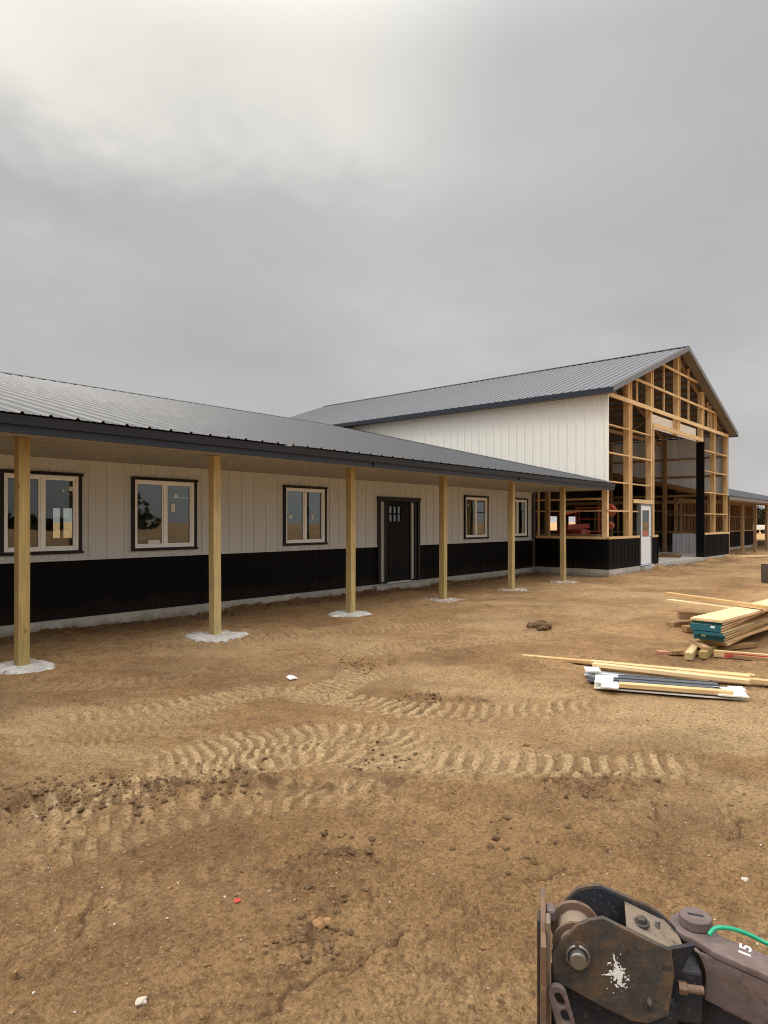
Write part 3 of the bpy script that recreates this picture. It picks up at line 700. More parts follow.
sl_.box(a+.44, a+.47, WY-.006, WY+.001, .42, 1.5).box(a+.80, a+.83, WY-.006, WY+.001, .42, 1.5).box(a+.44, a+.83, WY-.006, WY+.001, 1.5, 1.54).box(a+.44, a+.83, WY-.006, WY+.001, .38, .42).box(a+.62,a+.65,WY-.006,WY+.001,.42,1.5)
dr = P(sl_, 'door', M_DOORB)
for i, r_ in enumerate(lites): P(MB().box(r_[0], r_[1], WY+.018, WY+.024, r_[2], r_[3]), 'door_pane', M_GLASS, dr)
P(MB().cyl((b-.50, WY, 1.1), (b-.50, WY-.05, 1.1), .012, .012, 10).box(b-.60, b-.488, WY-.06, WY-.045, 1.09, 1.11), 'door_handle', M_BTRIM, dr)
P(MB().box(a+.362, b-.422, WY-.05, WY+.06, z0-.0, z0+.028), 'threshold', M_GALV, fd)
for p0, p1 in ((a+.132, a+.288), (b-.348, b-.202)):
    P(MB().box(p0, p1, WY+.012, WY+.018, z0+.04, z1-.12), 'sidelight', M_REFLPANE, fd)
P(MB().box(a-.2, b+.25, WY-.16, WY-.022, -.3, .165), 'doorstep', M_CONC)

# ------------------------------------------------------------------ barn
XL, XR, YF, YB = 20.107, 33.783, 8.4, 27.8
bb = rot2(XL, YF, BR); BB = (XL, YF, 0)
barn = empty('barn', (bb[0], bb[1], 0), BR, label='tall half-built barn with open timber-framed gable, white side wall and grey metal roof', cat='barn')
def Q(mb, name, mat, parent=barn, **k): return mb.build(name, mat, parent, BB, **k)
AP, APZ, BE = 26.93, 8.40, 5.80
OX, OY = .36, .30
def under(x):        # underside of the roof sheet
    return BE+(APZ-BE)*( (x-(XL-OX))/(AP-XL+OX) if x < AP else ((XR+OX)-x)/(XR+OX-AP) )
Q(MB().box(XL-.0, XR+.0, YF+.0, YB, -.4, .228), 'floor_slab', M_CONC)
fo = MB(); 
for a, b in ((XL-.03, XR+.03),): fo.box(a, b, YF-.03, YF-.0005, -.4, .22)
fo.box(XL-.03, XL-.001, YF-.0, YF+2.4, -.4, .22)
Q(fo, 'foundation', M_CONC)
Q(MB().box(22.66, 23.72, YF-.20, YF-.031, -.3, .19), 'doorstep', M_CONC)
# wainscots
PW_ = .99
for a, b in ((XL, 22.66), (23.70, 24.36), (29.88, XR)):
    Q(ribbed(MB(), (0,YF-.02,0), (1,0,0), (0,0,1), (0,-1,0), a, b, .225, 1.16), 'wainscot', M_BLACK)
Q(ribbed(MB(), (XL-.02,0,0), (0,1,0), (0,0,1), (-1,0,0), YF, YF+2.5, .225, 1.16), 'wainscot', M_BLACK)
Q(MB().box(XL-.03, XL+.0, YF-.045, YF-.021, .225, 1.16), 'corner_trim', M_BLACK)
# white side wall above the porch roof; far side wall alike, seen from inside
def wl(y):      # roof line of the low wing on the barn's side
    yw = y-.0242*0-.49; z = EZ+(yw-FY+.05)*math.tan(sl); zb = EZ+(2*RY-FY+.05-yw)*math.tan(sl); return max(min(z, zb, RZ), 2.70)-.03
Q(ribbed(MB(), (XL-.02,0,0), (0,1,0), (0,0,1), (-1,0,0), YF, YB, wl, 5.66), 'side_wall', [M_WHITE])
Q(MB().box(XL-.05, XL-.01, YF-.02, YF+.06, 2.95, 5.64), 'corner_trim', M_WHITE)
def wr(y): yw = y-.6; z = EZ+(yw-FY+.05)*math.tan(sl); zb = EZ+(2*RY-FY+.05-yw)*math.tan(sl); return max(min(z, zb, RZ), 2.75)
Q(ribbed(MB(), (XR+.02,0,0), (0,1,0), (0,0,1), (1,0,0), YF, YB, wr, 5.70), 'side_wall', [M_GALV])
# back gable
bg_ = ribbed(MB(), (0,YB,0), (1,0,0), (0,0,1), (0,1,0), XL, XR, .2, lambda x: under(x)-.12)
Q(bg_, 'rear_wall', M_GALV)
# lining of the lower left side against the house
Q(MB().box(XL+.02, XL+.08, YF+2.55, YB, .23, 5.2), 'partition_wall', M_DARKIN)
# roof, ribs down the slope
sb = math.atan2(APZ-BE, AP-XL+OX); LB = math.hypot(APZ-BE, AP-XL+OX)
sb2 = math.atan2(APZ-BE, XR+OX-AP); LB2 = math.hypot(APZ-BE, XR+OX-AP)
rb = MB()
ribbed(rb, (XL-OX,0,BE), (0,1,0), (math.cos(sb),0,math.sin(sb)), (-math.sin(sb),0,math.cos(sb)), YF-OY, YB+OY, 0, LB, scale=1.5)
ribbed(rb, (XR+OX,0,BE), (0,1,0), (-math.cos(sb2),0,math.sin(sb2)), (math.sin(sb2),0,math.cos(sb2)), YF-OY, YB+OY, 0, LB2, scale=1.2)
broof = Q(rb, 'roof', M_ROOFB)
Q(MB().add([(AP-.17,YF-OY-.02,APZ-.02),(AP-.17,YB+OY,APZ-.02),(AP,YB+OY,APZ+.05),(AP,YF-OY-.02,APZ+.05),(AP+.17,YF-OY-.02,APZ-.02),(AP+.17,YB+OY,APZ-.02)], [(0,1,2,3),(3,2,5,4)]), 'ridge_cap', M_FASC, broof)
Q(MB().box(XL-OX-.02, XL-OX+.02, YF-OY, YB+OY, BE-.155, BE-.004), 'fascia', M_FASC)
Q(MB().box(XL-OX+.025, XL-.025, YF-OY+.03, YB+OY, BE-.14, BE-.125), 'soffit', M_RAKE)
Q(MB().box(XR+OX-.02, XR+OX+.02, YF-OY, YB+OY, BE-.155, BE-.004), 'fascia', M_FASC)
# rakes along the gable edge and the gable soffit
for sgn, xe in ((1, XL-OX), (-1, XR+OX)):
    s_ = (APZ-BE)/abs(AP-xe)
    def zt(x): return BE+abs(x-xe)*s_
    pts = [(xe, zt(xe)), (AP, APZ)]
    rk = MB(); y0, y1 = YF-OY-.03, YF-OY+.0
    vs_ = [(x, y, z+dz) for y in (y0, y1) for (x, z) in pts for dz in (-.15, .035)]
    rk.add(vs_, [(0,2,3,1),(4,5,7,6),(0,4,6,2),(1,3,7,5),(0,1,5,4),(2,6,7,3)])
    Q(rk, 'rake_trim', M_RAKE)
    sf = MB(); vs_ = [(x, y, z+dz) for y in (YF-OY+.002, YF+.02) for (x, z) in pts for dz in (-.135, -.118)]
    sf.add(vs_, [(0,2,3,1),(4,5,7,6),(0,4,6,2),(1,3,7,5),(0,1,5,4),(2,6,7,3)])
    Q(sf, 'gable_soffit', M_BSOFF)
# purlins and trusses
def slope(x, drop): return under(x)-drop
for side in (0, 1):
    for k in range(13):
        x = (XL-.05+k*.56) if side == 0 else (XR+.05-k*.56)
        if abs(x-AP) < .1: continue
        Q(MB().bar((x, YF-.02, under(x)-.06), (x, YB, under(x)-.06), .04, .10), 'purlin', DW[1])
for k in range(8):
    y = YF+.22+k*2.72
    tr = MB(); d = .2
    for xa, xb in ((XL, AP), (XR, AP)):
        tr.bar((xa, y, under(xa)-.21), (xb, y, under(xb)-.21), .04, .19)
    if k > 0:
        tr.bar((XL, y, 5.52), (XR, y, 5.52), .04, .14)
        for q in (1,2,3,4,5):
            xq = XL+(XR-XL)*q/6; tr.bar((xq, y, 5.55), (xq, y, under(xq)-.25), .04, .09, up=(0,1,0))
        for q in (1,2,4):
            xq = XL+(XR-XL)*q/6; xr = XL+(XR-XL)*(q+1)/6
            tr.bar((xq, y+.04, 5.55), (xr, y+.04, under(xr)-.3), .04, .09, up=(0,1,0))
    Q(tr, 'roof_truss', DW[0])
# posts: gable, sides, rear
for x, top in ((21.95, under(21.95)-.14), (23.975, under(23.975)-.14), (26.87, None), (29.96, under(29.96)-.14), (31.77, under(31.77)-.14)):
    z0 = .23
    if top is None: z0, top = 5.07, under(26.87)-.14
    Q(MB().box(x-.07, x+.07, YF+.045, YF+.235, z0, top), 'frame_post', PW[2], bevel=.003)
for x in (XL+.08, XR-.08):
    for k in range(8):
        y = YF+.12+k*2.72 if k else YF+.13
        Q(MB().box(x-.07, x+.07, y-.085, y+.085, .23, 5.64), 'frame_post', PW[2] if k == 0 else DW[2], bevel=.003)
Q(MB().box(24.05, 24.10, YF-.002, YF+.04, 1.2, 5.05), 'door_jamb', PW[2])
Q(MB().box(24.36, 24.40, YF-.045, YF+.25, .23, 1.18), 'wainscot_edge', M_BLACK)
Q(MB().box(24.05, 24.36, YF+.0, YF+.04, .23, 1.16), 'blocking', PW[2])
Q(MB().box(29.84, 29.885, YF-.05, YF+.27, .23, 5.05).box(29.885, 29.95, YF-.05, YF-.043, .23, 1.16), 'black_jamb_trim', M_BLACK)
Q(MB().box(29.89, 30.0, YF-.002, YF+.04, 1.26, 5.05), 'door_jamb', PW[2])
# girts (2x6, laid flat)
def girt(x0, x1, z, mat=PW[0], y0=None, th=.04, dp=.12):
    y0 = YF+.0 if y0 is None else y0
    Q(MB().box(x0, x1, y0, y0+dp, z-th/2, z+th/2), 'girt', mat, bevel=.002)
for z in (2.05, 2.96, 3.86, 4.73):
    girt(XL+.01, 21.86, z); girt(22.02, 23.89, z) if z > 2.4 else (girt(22.02, 22.6, z), girt(23.72, 23.89, z))
    girt(30.02, 31.69, z); girt(31.85, XR-.16, z)
for z in (2.05, 2.96, 3.86, 4.73):
    Q(MB().box(XR-.01, XR+.015, YF+.1, YB, z-.05, z+.05) if z > 2.5 else MB().box(XR-.1, XR+.0, YF+.22, YF+3, z-.02, z+.02), 'girt', DW[1])
for z in (6.49, 7.43):
    hw = (APZ-.16-z)/((APZ-BE)/(AP-XL+OX))
    Q(MB().box(AP-hw+.05, AP+hw-.05, YF-.002, YF+.036, z-.045, z+.045), 'girt', PW[0], bevel=.002)
# eave-level plank, header of the tall opening, sill planks
Q(MB().box(XL-.02, XR+.0, YF-.004, YF+.04, 5.60, 5.74), 'plank', PW[0], bevel=.003)
Q(MB().box(24.05, 29.9, YF-.004, YF+.04, 5.05, 5.21), 'header', PW[0], bevel=.003)
Q(MB().box(24.10, 29.72, YF+.24, YF+.28, 5.08, 5.60), 'header_panel', M_WHITE)
for a, b in ((XL-.04, 22.60), (23.73, 24.36), (29.95, XR+.03)):
    Q(MB().box(a, b, YF-.05, YF+.10, 1.165, 1.205), 'sill_plank', PW[0], bevel=.002)
    Q(MB().box(a, b, YF-.012, YF+.03, 1.10, 1.163) if 0 else MB().box(a+.01, b, YF-.05, YF-.01, 1.207, 1.245), 'sill_board', PW[0])
Q(MB().box(XL-.05, XL+.10, YF+.10, YF+2.45, 1.165, 1.205).box(XL-.05, XL-.01, YF+.0, YF+2.45, 1.207, 1.245), 'sill_plank', PW[1], bevel=.002)
# thin uprights above the eave plank
for x, zb in ((21.80, 5.74), (22.64, 5.74), (25.27, 5.74), (28.14, 5.74), (30.80, 5.74), (31.15, 5.74)):
    Q(MB().box(x-.02, x+.02, YF-.003+.04, YF+.10, zb, under(x)-.14), 'gable_stud', PW[2])
for x in (22.02, 24.03, 26.92, 30.01, 31.86):
    zt_ = under(x)-.14; z0 = 5.745
    Q(MB().box(x-.02, x+.02, YF+.0, YF+.044, z0, zt_), 'gable_stud', PW[2])
for x, z0, z1 in ((22.035, 1.21, 5.60),(26.92, 5.215, 5.60)):
    Q(MB().box(x-.02, x+.02, YF+.0, YF+.044, z0, z1), 'gable_stud', PW[2])
Q(MB().box(22.10, 23.95, YF-.04, YF-.002, 2.33, 2.46), 'door_header', PW[0], bevel=.003)
# porch-side opening of the barn corner: girts and a middle post
for z in (2.05, 2.42): Q(MB().box(XL-.0, XL+.10, YF+.22, YF+2.5, z-.02, z+.02), 'girt', PW[1])
Q(MB().box(XL+.0, XL+.12, YF+2.02, YF+2.16, 1.2, 2.7), 'frame_post', DW[2])
Q(MB().box(XL+.0, XL+.06, YF+2.38, YF+2.42, 1.2, 2.7), 'gable_stud', PW[2])
# white walk-in door
df = MB(); dx0, dx1, dz0, dz1 = 22.64, 23.70, .25, 2.32
df.box(dx0, dx0+.05, YF-.06, YF+.08, dz0, dz1); df.box(dx1-.05, dx1, YF-.06, YF+.08, dz0, dz1); df.box(dx0+.05, dx1-.05, YF-.06, YF+.08, dz1-.05, dz1)
dfo = Q(df, 'door_frame', M_RAKE)
ds = MB()
for r_ in around(dx0+.055, dx1-.055, dz0+.02, dz1-.055, [(dx0+.2, dx1-.2, 1.2, 2.1)]): ds.box(r_[0], r_[1], YF-.04, YF+.005, r_[2], r_[3])
dso = Q(ds, 'door', M_DOORW)
Q(MB().box(dx0+.2, dx1-.2, YF-.02, YF-.014, 1.2, 2.1), 'door_pane', M_GLASS, dso)
Q(MB().box(dx0+.26, dx1-.3, YF-.026, YF-.022, 1.22, 1.40), 'door_notice', plain('faded_notice', (.38,.12,.10), .6), dso)
Q(MB().cyl((dx1-.13,YF-.04,1.2),(dx1-.13,YF-.10,1.2),.012,.012,10).bar((dx1-.14,YF-.10,1.2),(dx1-.02,YF-.10,1.2),.018,.018), 'door_handle', M_STEEL, dso)
Q(MB().box(dx0, dx1, YF-.10, YF+.08, .228, .25), 'threshold', M_GALV)
# inside of the barn's far side: framing of the other wing
fr = MB()
for y in (9.2, 10.7, 12.9, 14.6, 16.8, 19.0):
    fr.box(XR+.05, XR+.14, y, y+.14, .23, 3.0)
for y in np.arange(11.2, 15.4, .61): fr.box(XR+.05, XR+.14, y, y+.04, 1.2, 2.3)
fr.box(XR+.05, XR+.13, 8.5, 17, 2.6, 2.75); fr.box(XR+.04, XR+.14, 8.8, 20, 1.16, 1.24)
Q(fr, 'side_framing', DW[2])
Q(ribbed(MB(), (XR-.0,0,0), (0,1,0), (0,0,1), (-1,0,0), 8.5, 10.9, .23, 1.14), 'lining_panel', M_GALV)
Q(MB().box(XR+.001, XR+.03, 8.42, 10.9, .2, 1.15), 'wainscot', M_BLACK)
Q(MB().bar((XR-.02, 9.2, wr(9.2)-.10), (XR-.02, 20, wr(20)-.10), .05, .22), 'ledger', DW[1])

# ------------------------------------------------------------------ the other wing beyond the barn
B2 = (42, 9.9, 0); w2 = empty('stable_wing', B2, label='unfinished low wing right of the barn with open stud wall, black wainscot and post porch', cat='building')
def S(mb, name, mat, parent=w2, **k): return mb.build(name, mat, parent, B2, **k)
A0, A1 = 34.03, 72.0; FY2 = 7.55; W2 = 9.7
sl2 = math.atan2(RZ-EZ, 12.3)
r2 = MB(); ribbed(r2, (0, FY2-.05, EZ+.02), (1,0,0), (0,math.cos(sl2),math.sin(sl2)), (0,-math.sin(sl2),math.cos(sl2)), A0, A1, 0, 12.6, scale=1.2)
ribbed(r2, (0, FY2+24.4, EZ+.02), (1,0,0), (0,-math.cos(sl2),math.sin(sl2)), (0,math.sin(sl2),math.cos(sl2)), A0, A1, 0, 12.6)
S(r2, 'roof', M_ROOF)
S(MB().box(A0-.1, A1, FY2-.03, FY2+.02, 2.74, 2.885), 'fascia', M_RAKE)
S(MB().box(A0+.1, A1, FY2+.03, FY2+.07, 2.68, 2.84).box(A0+.1, A1, 7.92, 8.06, 2.66, 2.84), 'porch_beam', DW[0])
sof2 = MB()
for x in np.arange(A0+.3, A1, .61): sof2.bar((x, FY2+.05, 2.88), (x, W2+.3, 2.9+.2*1.5), .04, .09)
S(sof2, 'rafters', DW[1])
for x in (35.7, 38.8, 41.85, 45.0, 48.1, 51.2, 54.3, 57.4, 60.5):
    S(MB().box(x-.07, x+.07, 7.93, 8.07, -.05, 2.68), 'porch_post', DW[2])
WE = 50.3
S(ribbed(MB(), (0,W2,0), (1,0,0), (0,0,1), (0,-1,0), A0, WE, .2, 1.12), 'wainscot', M_BLACK)
S(MB().box(A0, WE, W2-.03, W2+.15, -.5, .195), 'foundation', M_CONC)
S(MB().box(A0, WE, W2-.03, W2+.1, 1.125, 1.165), 'sill_plank', PW[0])
st = MB()
for i, x in enumerate(np.arange(A0+.2, WE, .61)):
    st.box(x, x+.05, W2, W2+.12, 1.165, 2.9)
st.box(A0, WE, W2, W2+.12, 2.0, 2.05); st.box(A0, WE, W2, W2+.12, 2.72, 2.86)
S(st, 'stud_wall', DW[2])
s3 = MB()
for x in np.arange(A0+.5, WE, .8): s3.box(x, x+.05, 13.2, 13.3, .2, 2.9)
s3.box(A0+.5, WE, 13.2, 13.3, 2.3, 2.42)
S(s3, 'stud_partition', DW[2])
bw = MB()
for a, b, z0, z1 in around(A0, WE, -.3, 2.95, [(q, q+1.6, 1.1, 2.1) for q in (36, 39.5, 43, 46.3)]): bw.box(a, b, 21.0, 21.12, z0, z1)
bw.box(A0, WE, 21.0, 21.12, 2.95, 5.55)
S(bw, 'rear_wall', M_DARKIN)
S(MB().box(WE-.1, WE, W2+.15, 21, -.3, 3.3).add([(WE-.1,W2+.15,3.3),(WE,W2+.15,3.3),(WE,19.8,5.6),(WE-.1,19.8,5.6),(WE,21,5.4),(WE-.1,21,5.4),(WE,21,3.3),(WE-.1,21,3.3)],[(0,1,2,3),(3,2,4,5),(0,3,5,7),(1,6,4,2)]), 'end_wall', M_DARKIN)
S(MB().box(A0, WE-.1, W2+.15, 20.9, -.3, .15), 'floor_slab', M_CONC)

# ------------------------------------------------------------------ things in and around the barn
def LB_(x, y): return rot2(x, y, BR)
# red boom lift parked in the corner bay
bx, by = LB_(25.9, 12.2)
lift = empty('boom_lift', (bx, by, .23), R(12), label='red and orange boom lift parked inside the barn behind the corner post', cat='boom lift')
MB().box(-1.3,1.3,-.6,.6,.42,.95).build('chassis', M_RED, lift, bevel=.03)
MB().box(-1.2,-.3,-.5,.5,.96,1.20).box(.4,1.0,-.4,.4,.96,1.15).build('counterweight', M_RED, lift, bevel=.05)
MB().bar((-1.9,0,1.26),(2.4,0,1.30),.22,.20).build('boom', M_RED, lift, bevel=.02)
MB().bar((-1.6,0.3,1.75),(1.7,.3,1.95),.10,.10).build('boom', M_ORANGE, lift, bevel=.02)
for sx in (-.85, .85):
    for sy in (-.62, .62):
        wv = MB().cyl((sx,sy-.11,.36),(sx,sy+.11,.36),.36,.36,28).build('wheel', M_RUBBER, lift, bevel=.03)
        MB().cyl((sx,sy-.12,.36),(sx,sy+.12,.36),.17,.17,16).build('rim', M_RED, wv)
bk_ = MB()
for z in (1.05, 1.6, 2.1):
    for a_, b_ in (((2.4,-.5),(2.4,.5)),((2.4,.5),(3.1,.5)),((3.1,.5),(3.1,-.5)),((3.1,-.5),(2.4,-.5))): bk_.bar((*a_,z),(*b_,z),.035,.035)
for a_ in ((2.4,-.5),(2.4,.5),(3.1,.5),(3.1,-.5)): bk_.bar((*a_,1.05),(*a_,2.1),.035,.035,up=(0,1,0))
bk_.box(2.4,3.1,-.5,.5,1.02,1.05)
bk_.build('basket', M_ORANGE, lift)
bx, by = LB_(23.1, 9.6)
ht = empty('round_tank', (bx, by, .23), R(10), label='orange round tank on a pole frame standing just inside the barn corner bay', cat='machine')
MB().cyl((-.17,0,1.885),(.17,0,1.885),.22,.22,28).build('upper_tank', M_ORANGE, ht, bevel=.05)
MB().cyl((-.17,0,1.34),(.17,0,1.34),.14,.14,28).build('lower_tank', M_ORANGE, ht, bevel=.04)
MB().bar((0,0,0),(0,0,1.9),.05,.05,up=(0,1,0)).bar((-.3,0,.03),(.3,0,.03),.06,.05).bar((0,-.3,.03),(0,.3,.03),.06,.05).build('stand', M_RUBBER, ht)
# stack of lumber deep in the barn
for i, (lx, ly, nn_, lb) in enumerate(((24.5, 15.5, 7, 'tall stack of reddish boards deep inside the barn'), (27.5, 12.5, 2, 'low board stack lying inside the tall barn opening'))):
    bx, by = LB_(lx, ly); tst = empty('board_stack', (bx, by, .23), BR+R(4), label=lb, cat='lumber stack')
    for k in range(nn_):
        for q in range(4): MB().box(-1.2+random.uniform(-.06,.06), 1.2+random.uniform(-.06,.06), -.5+q*.24, -.27+q*.24, k*.10 if i == 0 else k*.045, (k*.10+.085) if i == 0 else k*.045+.04).build('board', DW[0] if i == 0 else PW[0], tst)
bx, by = LB_(22.3, 10.9); tst = empty('board_stack', (bx, by, .23), BR+R(88), label='waist-high stack of tan boards behind the open bay beside the last porch post', cat='lumber stack')
for k in range(9):
    for q in range(3): MB().box(-1.3+random.uniform(-.08,.08), 1.3+random.uniform(-.08,.08), -.42+q*.28, -.16+q*.28, k*.118, k*.118+.088).build('board', DW[0], tst)
# small pallet of scraps near the opening
bx, by = LB_(29.2, 9.6); pl = empty('pallet', (bx, by, .23), R(12), label='flat wooden pallet of scraps on the slab inside the tall opening', cat='pallet')
for q in range(6): MB().box(-.6, .6, -.5+q*.18, -.38+q*.18, .10, .12).build('deck_board', DW[0], pl)
for q in (-.55, 0, .48): MB().box(q, q+.07, -.5, .52, 0, .10).build('stringer', DW[1], pl)
MB().box(-.4,.3,-.3,.25,.121,.16).build('offcut', M_DARKIN, pl)
# loose sheet on the ground
p = G(748, 557.5); o = MB().box(-1.6,1.6,-.45,.45,0,.018).box(-1.0,1.8,-.30,.30,.019,.035).build('plywood_sheet', PW[0]); o.location = (p[0], p[1], gh(*p)+.015); o.rotation_euler = (0,0,R(-28))
tag(o, 'pale plywood sheet lying flat on the ground before the far wing', 'plywood')

# ------------------------------------------------------------------ lumber in the yard
def board(parent, L_, w_, h_, x, y, z, a, mat=None, tilt=0, name='board', mats=None, m=None):
    mb = m or MB().box(0, L_, -w_/2, w_/2, 0, h_)
    o = mb.build(name, mat or PW[0], parent, bevel=.003); o.location = (x, y, z); o.rotation_euler = (0, tilt, a); return o
LS = (9.28, 2.3)
ls = empty('lumber_pile', (LS[0], LS[1], 0), 0, label='pile of teal-ended planks on timber blocks at the right edge of the yard', cat='lumber pile')
def lb(*a, **k): return board(ls, *a, **k)
da = R(-4)
z = .10
for k in range(9):
    teal = k in (2, 3, 4, 5, 6, 7)
    L_ = 4.2; st_ = random.uniform(-.06,.08)+(.20,.10,0,0,0,.02,.01,0,-.07)[k]
    wd = (.37,.33,.36,.37,.36,.35,.37,.36,.39)[k]
    b_ = lb(L_, wd, .034, st_-.06, random.uniform(-.010,.010)+(.02 if k > 4 else 0), z, da+R((1.5,-2.5,.5,0,-1.5,2.2,.6,-.8,-3)[k]), mat=PW[0])
    if teal: MB().box(-.003, .022, -wd/2-.002, wd/2+.002, -.003, .0372).build('painted_end', M_TEAL, b_)
    if teal: MB().box(.03, 4.1, -wd/2-.003, -wd/2+.001, .024, .033).build('wrap_strip', M_TEAL if k in (4,7) else M_DARKIN, b_)
    if k in (3, 6): MB().box(-.0045, -.003, .04 if k == 3 else -.12, .09 if k == 3 else -.07, .002, .03).build('tag_label', M_PAPER, b_)
    z += .038+(.012 if k in (1, 4) else 0)
lb(1.9, .09, .09, -.62, .08, .012, R(8), mat=TW[0], name='timber_block'); lb(1.6, .09, .09, -.42, -.03, .011, R(3), mat=TW[0], name='timber_block')
lb(1.5, .14, .05, -.38, .36, .010, R(-28), mat=DW[0]); lb(.75, .13, .04, -.45, .50, .008, R(-50), mat=wood('reddish_offcut', 0, (.36,.15,.075), (.5,.26,.14)))
lb(.9, .11, .05, -.12, -.14, .012, R(-88), mat=DW[0]); rb_ = lb(1.0, .055, .085, -.18, -.10, .011, R(-79), mat=PW[0])
MB().box(.12,.95,-.030,-.0285,.01,.04).box(.12,.95,-.030,-.0285,.05,.065).build('red_mark', M_PINK, rb_)
lb(.6, .09, .04, -.30, -.05, .10, R(30), mat=DW[0])
lb(3.4, .10, .045, 2.32, 1.22, .485, R(-121), mat=PW[0]); lb(1.25, .12, .045, 2.05, 1.12, .40, R(-116), mat=PW[0]); lb(1.3, .18, .05, 1.35, .55, .20, R(-40), mat=DW[0])
lb(1.4, .16, .09, 1.5, .50, .10, R(-35), mat=PW[0]); lb(1.5, .18, .09, 1.6, .75, .01, R(-48), mat=DW[0]); lb(1.3, .14, .09, 1.9, 1.05, .0, R(-20), mat=DW[0]); lb(.9,.12,.12,2.0,.95,.14,R(-60),mat=DW[0])
# near pile: metal trims with boards on top
np_ = empty('trim_pile', (7.1, 2.4, 0), 0, label='low pile of white and grey metal trims with pale boards on top', cat='building materials')
def nb(*a, **k): return board(np_, *a, **k)
da = math.atan2(1.49-2.75, 6.99-6.53)
def trim(L_, w_, x, y, z, mat, a=da):
    mb = MB().box(0, L_, -w_/2, w_/2, 0, .006).box(0, L_, -w_/2, -w_/2+.004, .006, .016).box(0, L_, w_/2-.004, w_/2, .006, .014).box(0,L_,-.01,.0,.006,.018)
    return nb(L_, w_, .03, x, y, z, a, mat=mat, m=mb, name='metal_trim')
trim(1.36, .20, -.47, .33, .02, M_WHITE); trim(1.30, .20, -.24, .50, .024, M_TRIMG, da+R(1)); trim(1.28, .24, .02, .64, .02, M_GALV, da-R(1)); trim(1.20, .2, -.42, .27, .045, M_GALV)
trim(.18, .34, -.38, .36, .070, M_WHITE); trim(.16, .22, -.02, .62, .07, M_WHITE, da+R(9)); trim(.17, .20, -.56, .22, .064, M_WHITE, da-R(5)); trim(.26, .34, -.08, -.72, .06, M_WHITE, da+R(2)); trim(.14, .14, .10, -.80, .066, M_WHITE, da+R(7)); trim(.95,.30,-.16,.20,.06,M_TRIMG)
nb(1.02, .095, .04, -.46, .08, .055, da+R(1.0)); 
L1 = ((7.50, 4.02), (8.05, 1.0)); a1 = math.atan2(L1[1][1]-L1[0][1], L1[1][0]-L1[0][0])
nb(2.55, .085, .036, .36, 1.62, .02, a1, tilt=R(-.8)); nb(1.55, .085, .038, .20, .62, .075, a1-R(2)); nb(1.6, .085, .04, .34, .70, .07, a1+R(.5)); nb(2.6, .09, .04, .46, -.20, .06, a1+R(1), tilt=R(.6))
nb(1.1, .09, .036, .28, .55, .03, a1+R(1))

# dark steel bucket lying at the right edge
p = G(762, 584); bu = empty('steel_bucket', (p[0]+.85, p[1]-.62, gh(*p)), TH+R(10), label='dark rusty steel bucket standing on the dirt at the right edge', cat='bucket')
MB().box(-.75,.75,.30,.33,.05,.55).box(-.75,-.72,-.3,.3,.0,.52).box(.72,.75,-.3,.3,.0,.52).build('shell', M_PLATE, bu, bevel=.004)
MB().box(-.75,.75,-.35,.30,.0,.03).build('floor_plate', M_TAN, bu); MB().box(-.78,.78,-.42,-.351,.0,.02).build('cutting_edge', M_STEEL, bu)

# ------------------------------------------------------------------ distant field edge: trees and trailer
def tree(x, y, h, seed, label):
    random.seed(seed)
    te = empty('tree', (x, y, 0), random.random()*6, label=label, cat='tree', group='dark trees at the far edge of the field')
    tk = MB().cyl((0,0,-.3),(0,0,h*.35),h*.035,h*.025,10)
    for k in range(7):
        a = random.random()*6.28; tk.cyl((0,0,h*(.2+.03*k)), (math.cos(a)*h*.22, math.sin(a)*h*.22, h*(.5+.05*k)), h*.014, h*.004, 6)
    tk.build('trunk', M_BARK, te)
    V, Fc = [], []
    cl = [(random.gauss(0,.20)*h, random.gauss(0,.20)*h, h*random.uniform(.3,.92), h*random.uniform(.09,.17)) for _ in range(26)]
    for cx, cy, cz, cr in cl:
        for _ in range(90):
            v = Vector((random.gauss(0,1), random.gauss(0,1), random.gauss(0,.8))).normalized()*cr*random.uniform(.5,1.05)
            q = Vector((cx, cy, cz))+v; s = random.uniform(.07,.16); a = Vector((random.gauss(0,1),random.gauss(0,1),random.gauss(0,1))).normalized(); b = a.orthogonal().normalized()
            n_ = len(V); V += [tuple(q+a*s), tuple(q+b*s), tuple(q-a*s), tuple(q-b*s)]; Fc.append((n_,n_+1,n_+2,n_+3))
    me = bpy.data.meshes.new('crown'); me.from_pydata(V, [], Fc); me.materials.append(M_LEAF); o = bpy.data.objects.new('crown', me); col.objects.link(o); o.parent = te
M_BARK = plain('bark', (.10,.075,.055), .9); M_LEAF = clod_mat('dull_foliage', (.03,.032,.018), (.07,.066,.035))
def far(px, dist):
    return rot2((px-384)/F*dist, dist, TH)
for i, (px_, dist, h) in enumerate(((757,125,4.6),(765,118,4.2))):
    x, y = far(px_, dist); tree(x, y, h, 40+i, ('dark bushy tree seen just left of the gap between far porch posts', 'dark low tree at the right edge of the gap between the far porch posts')[i])
V, Fc = [], []; random.seed(3)
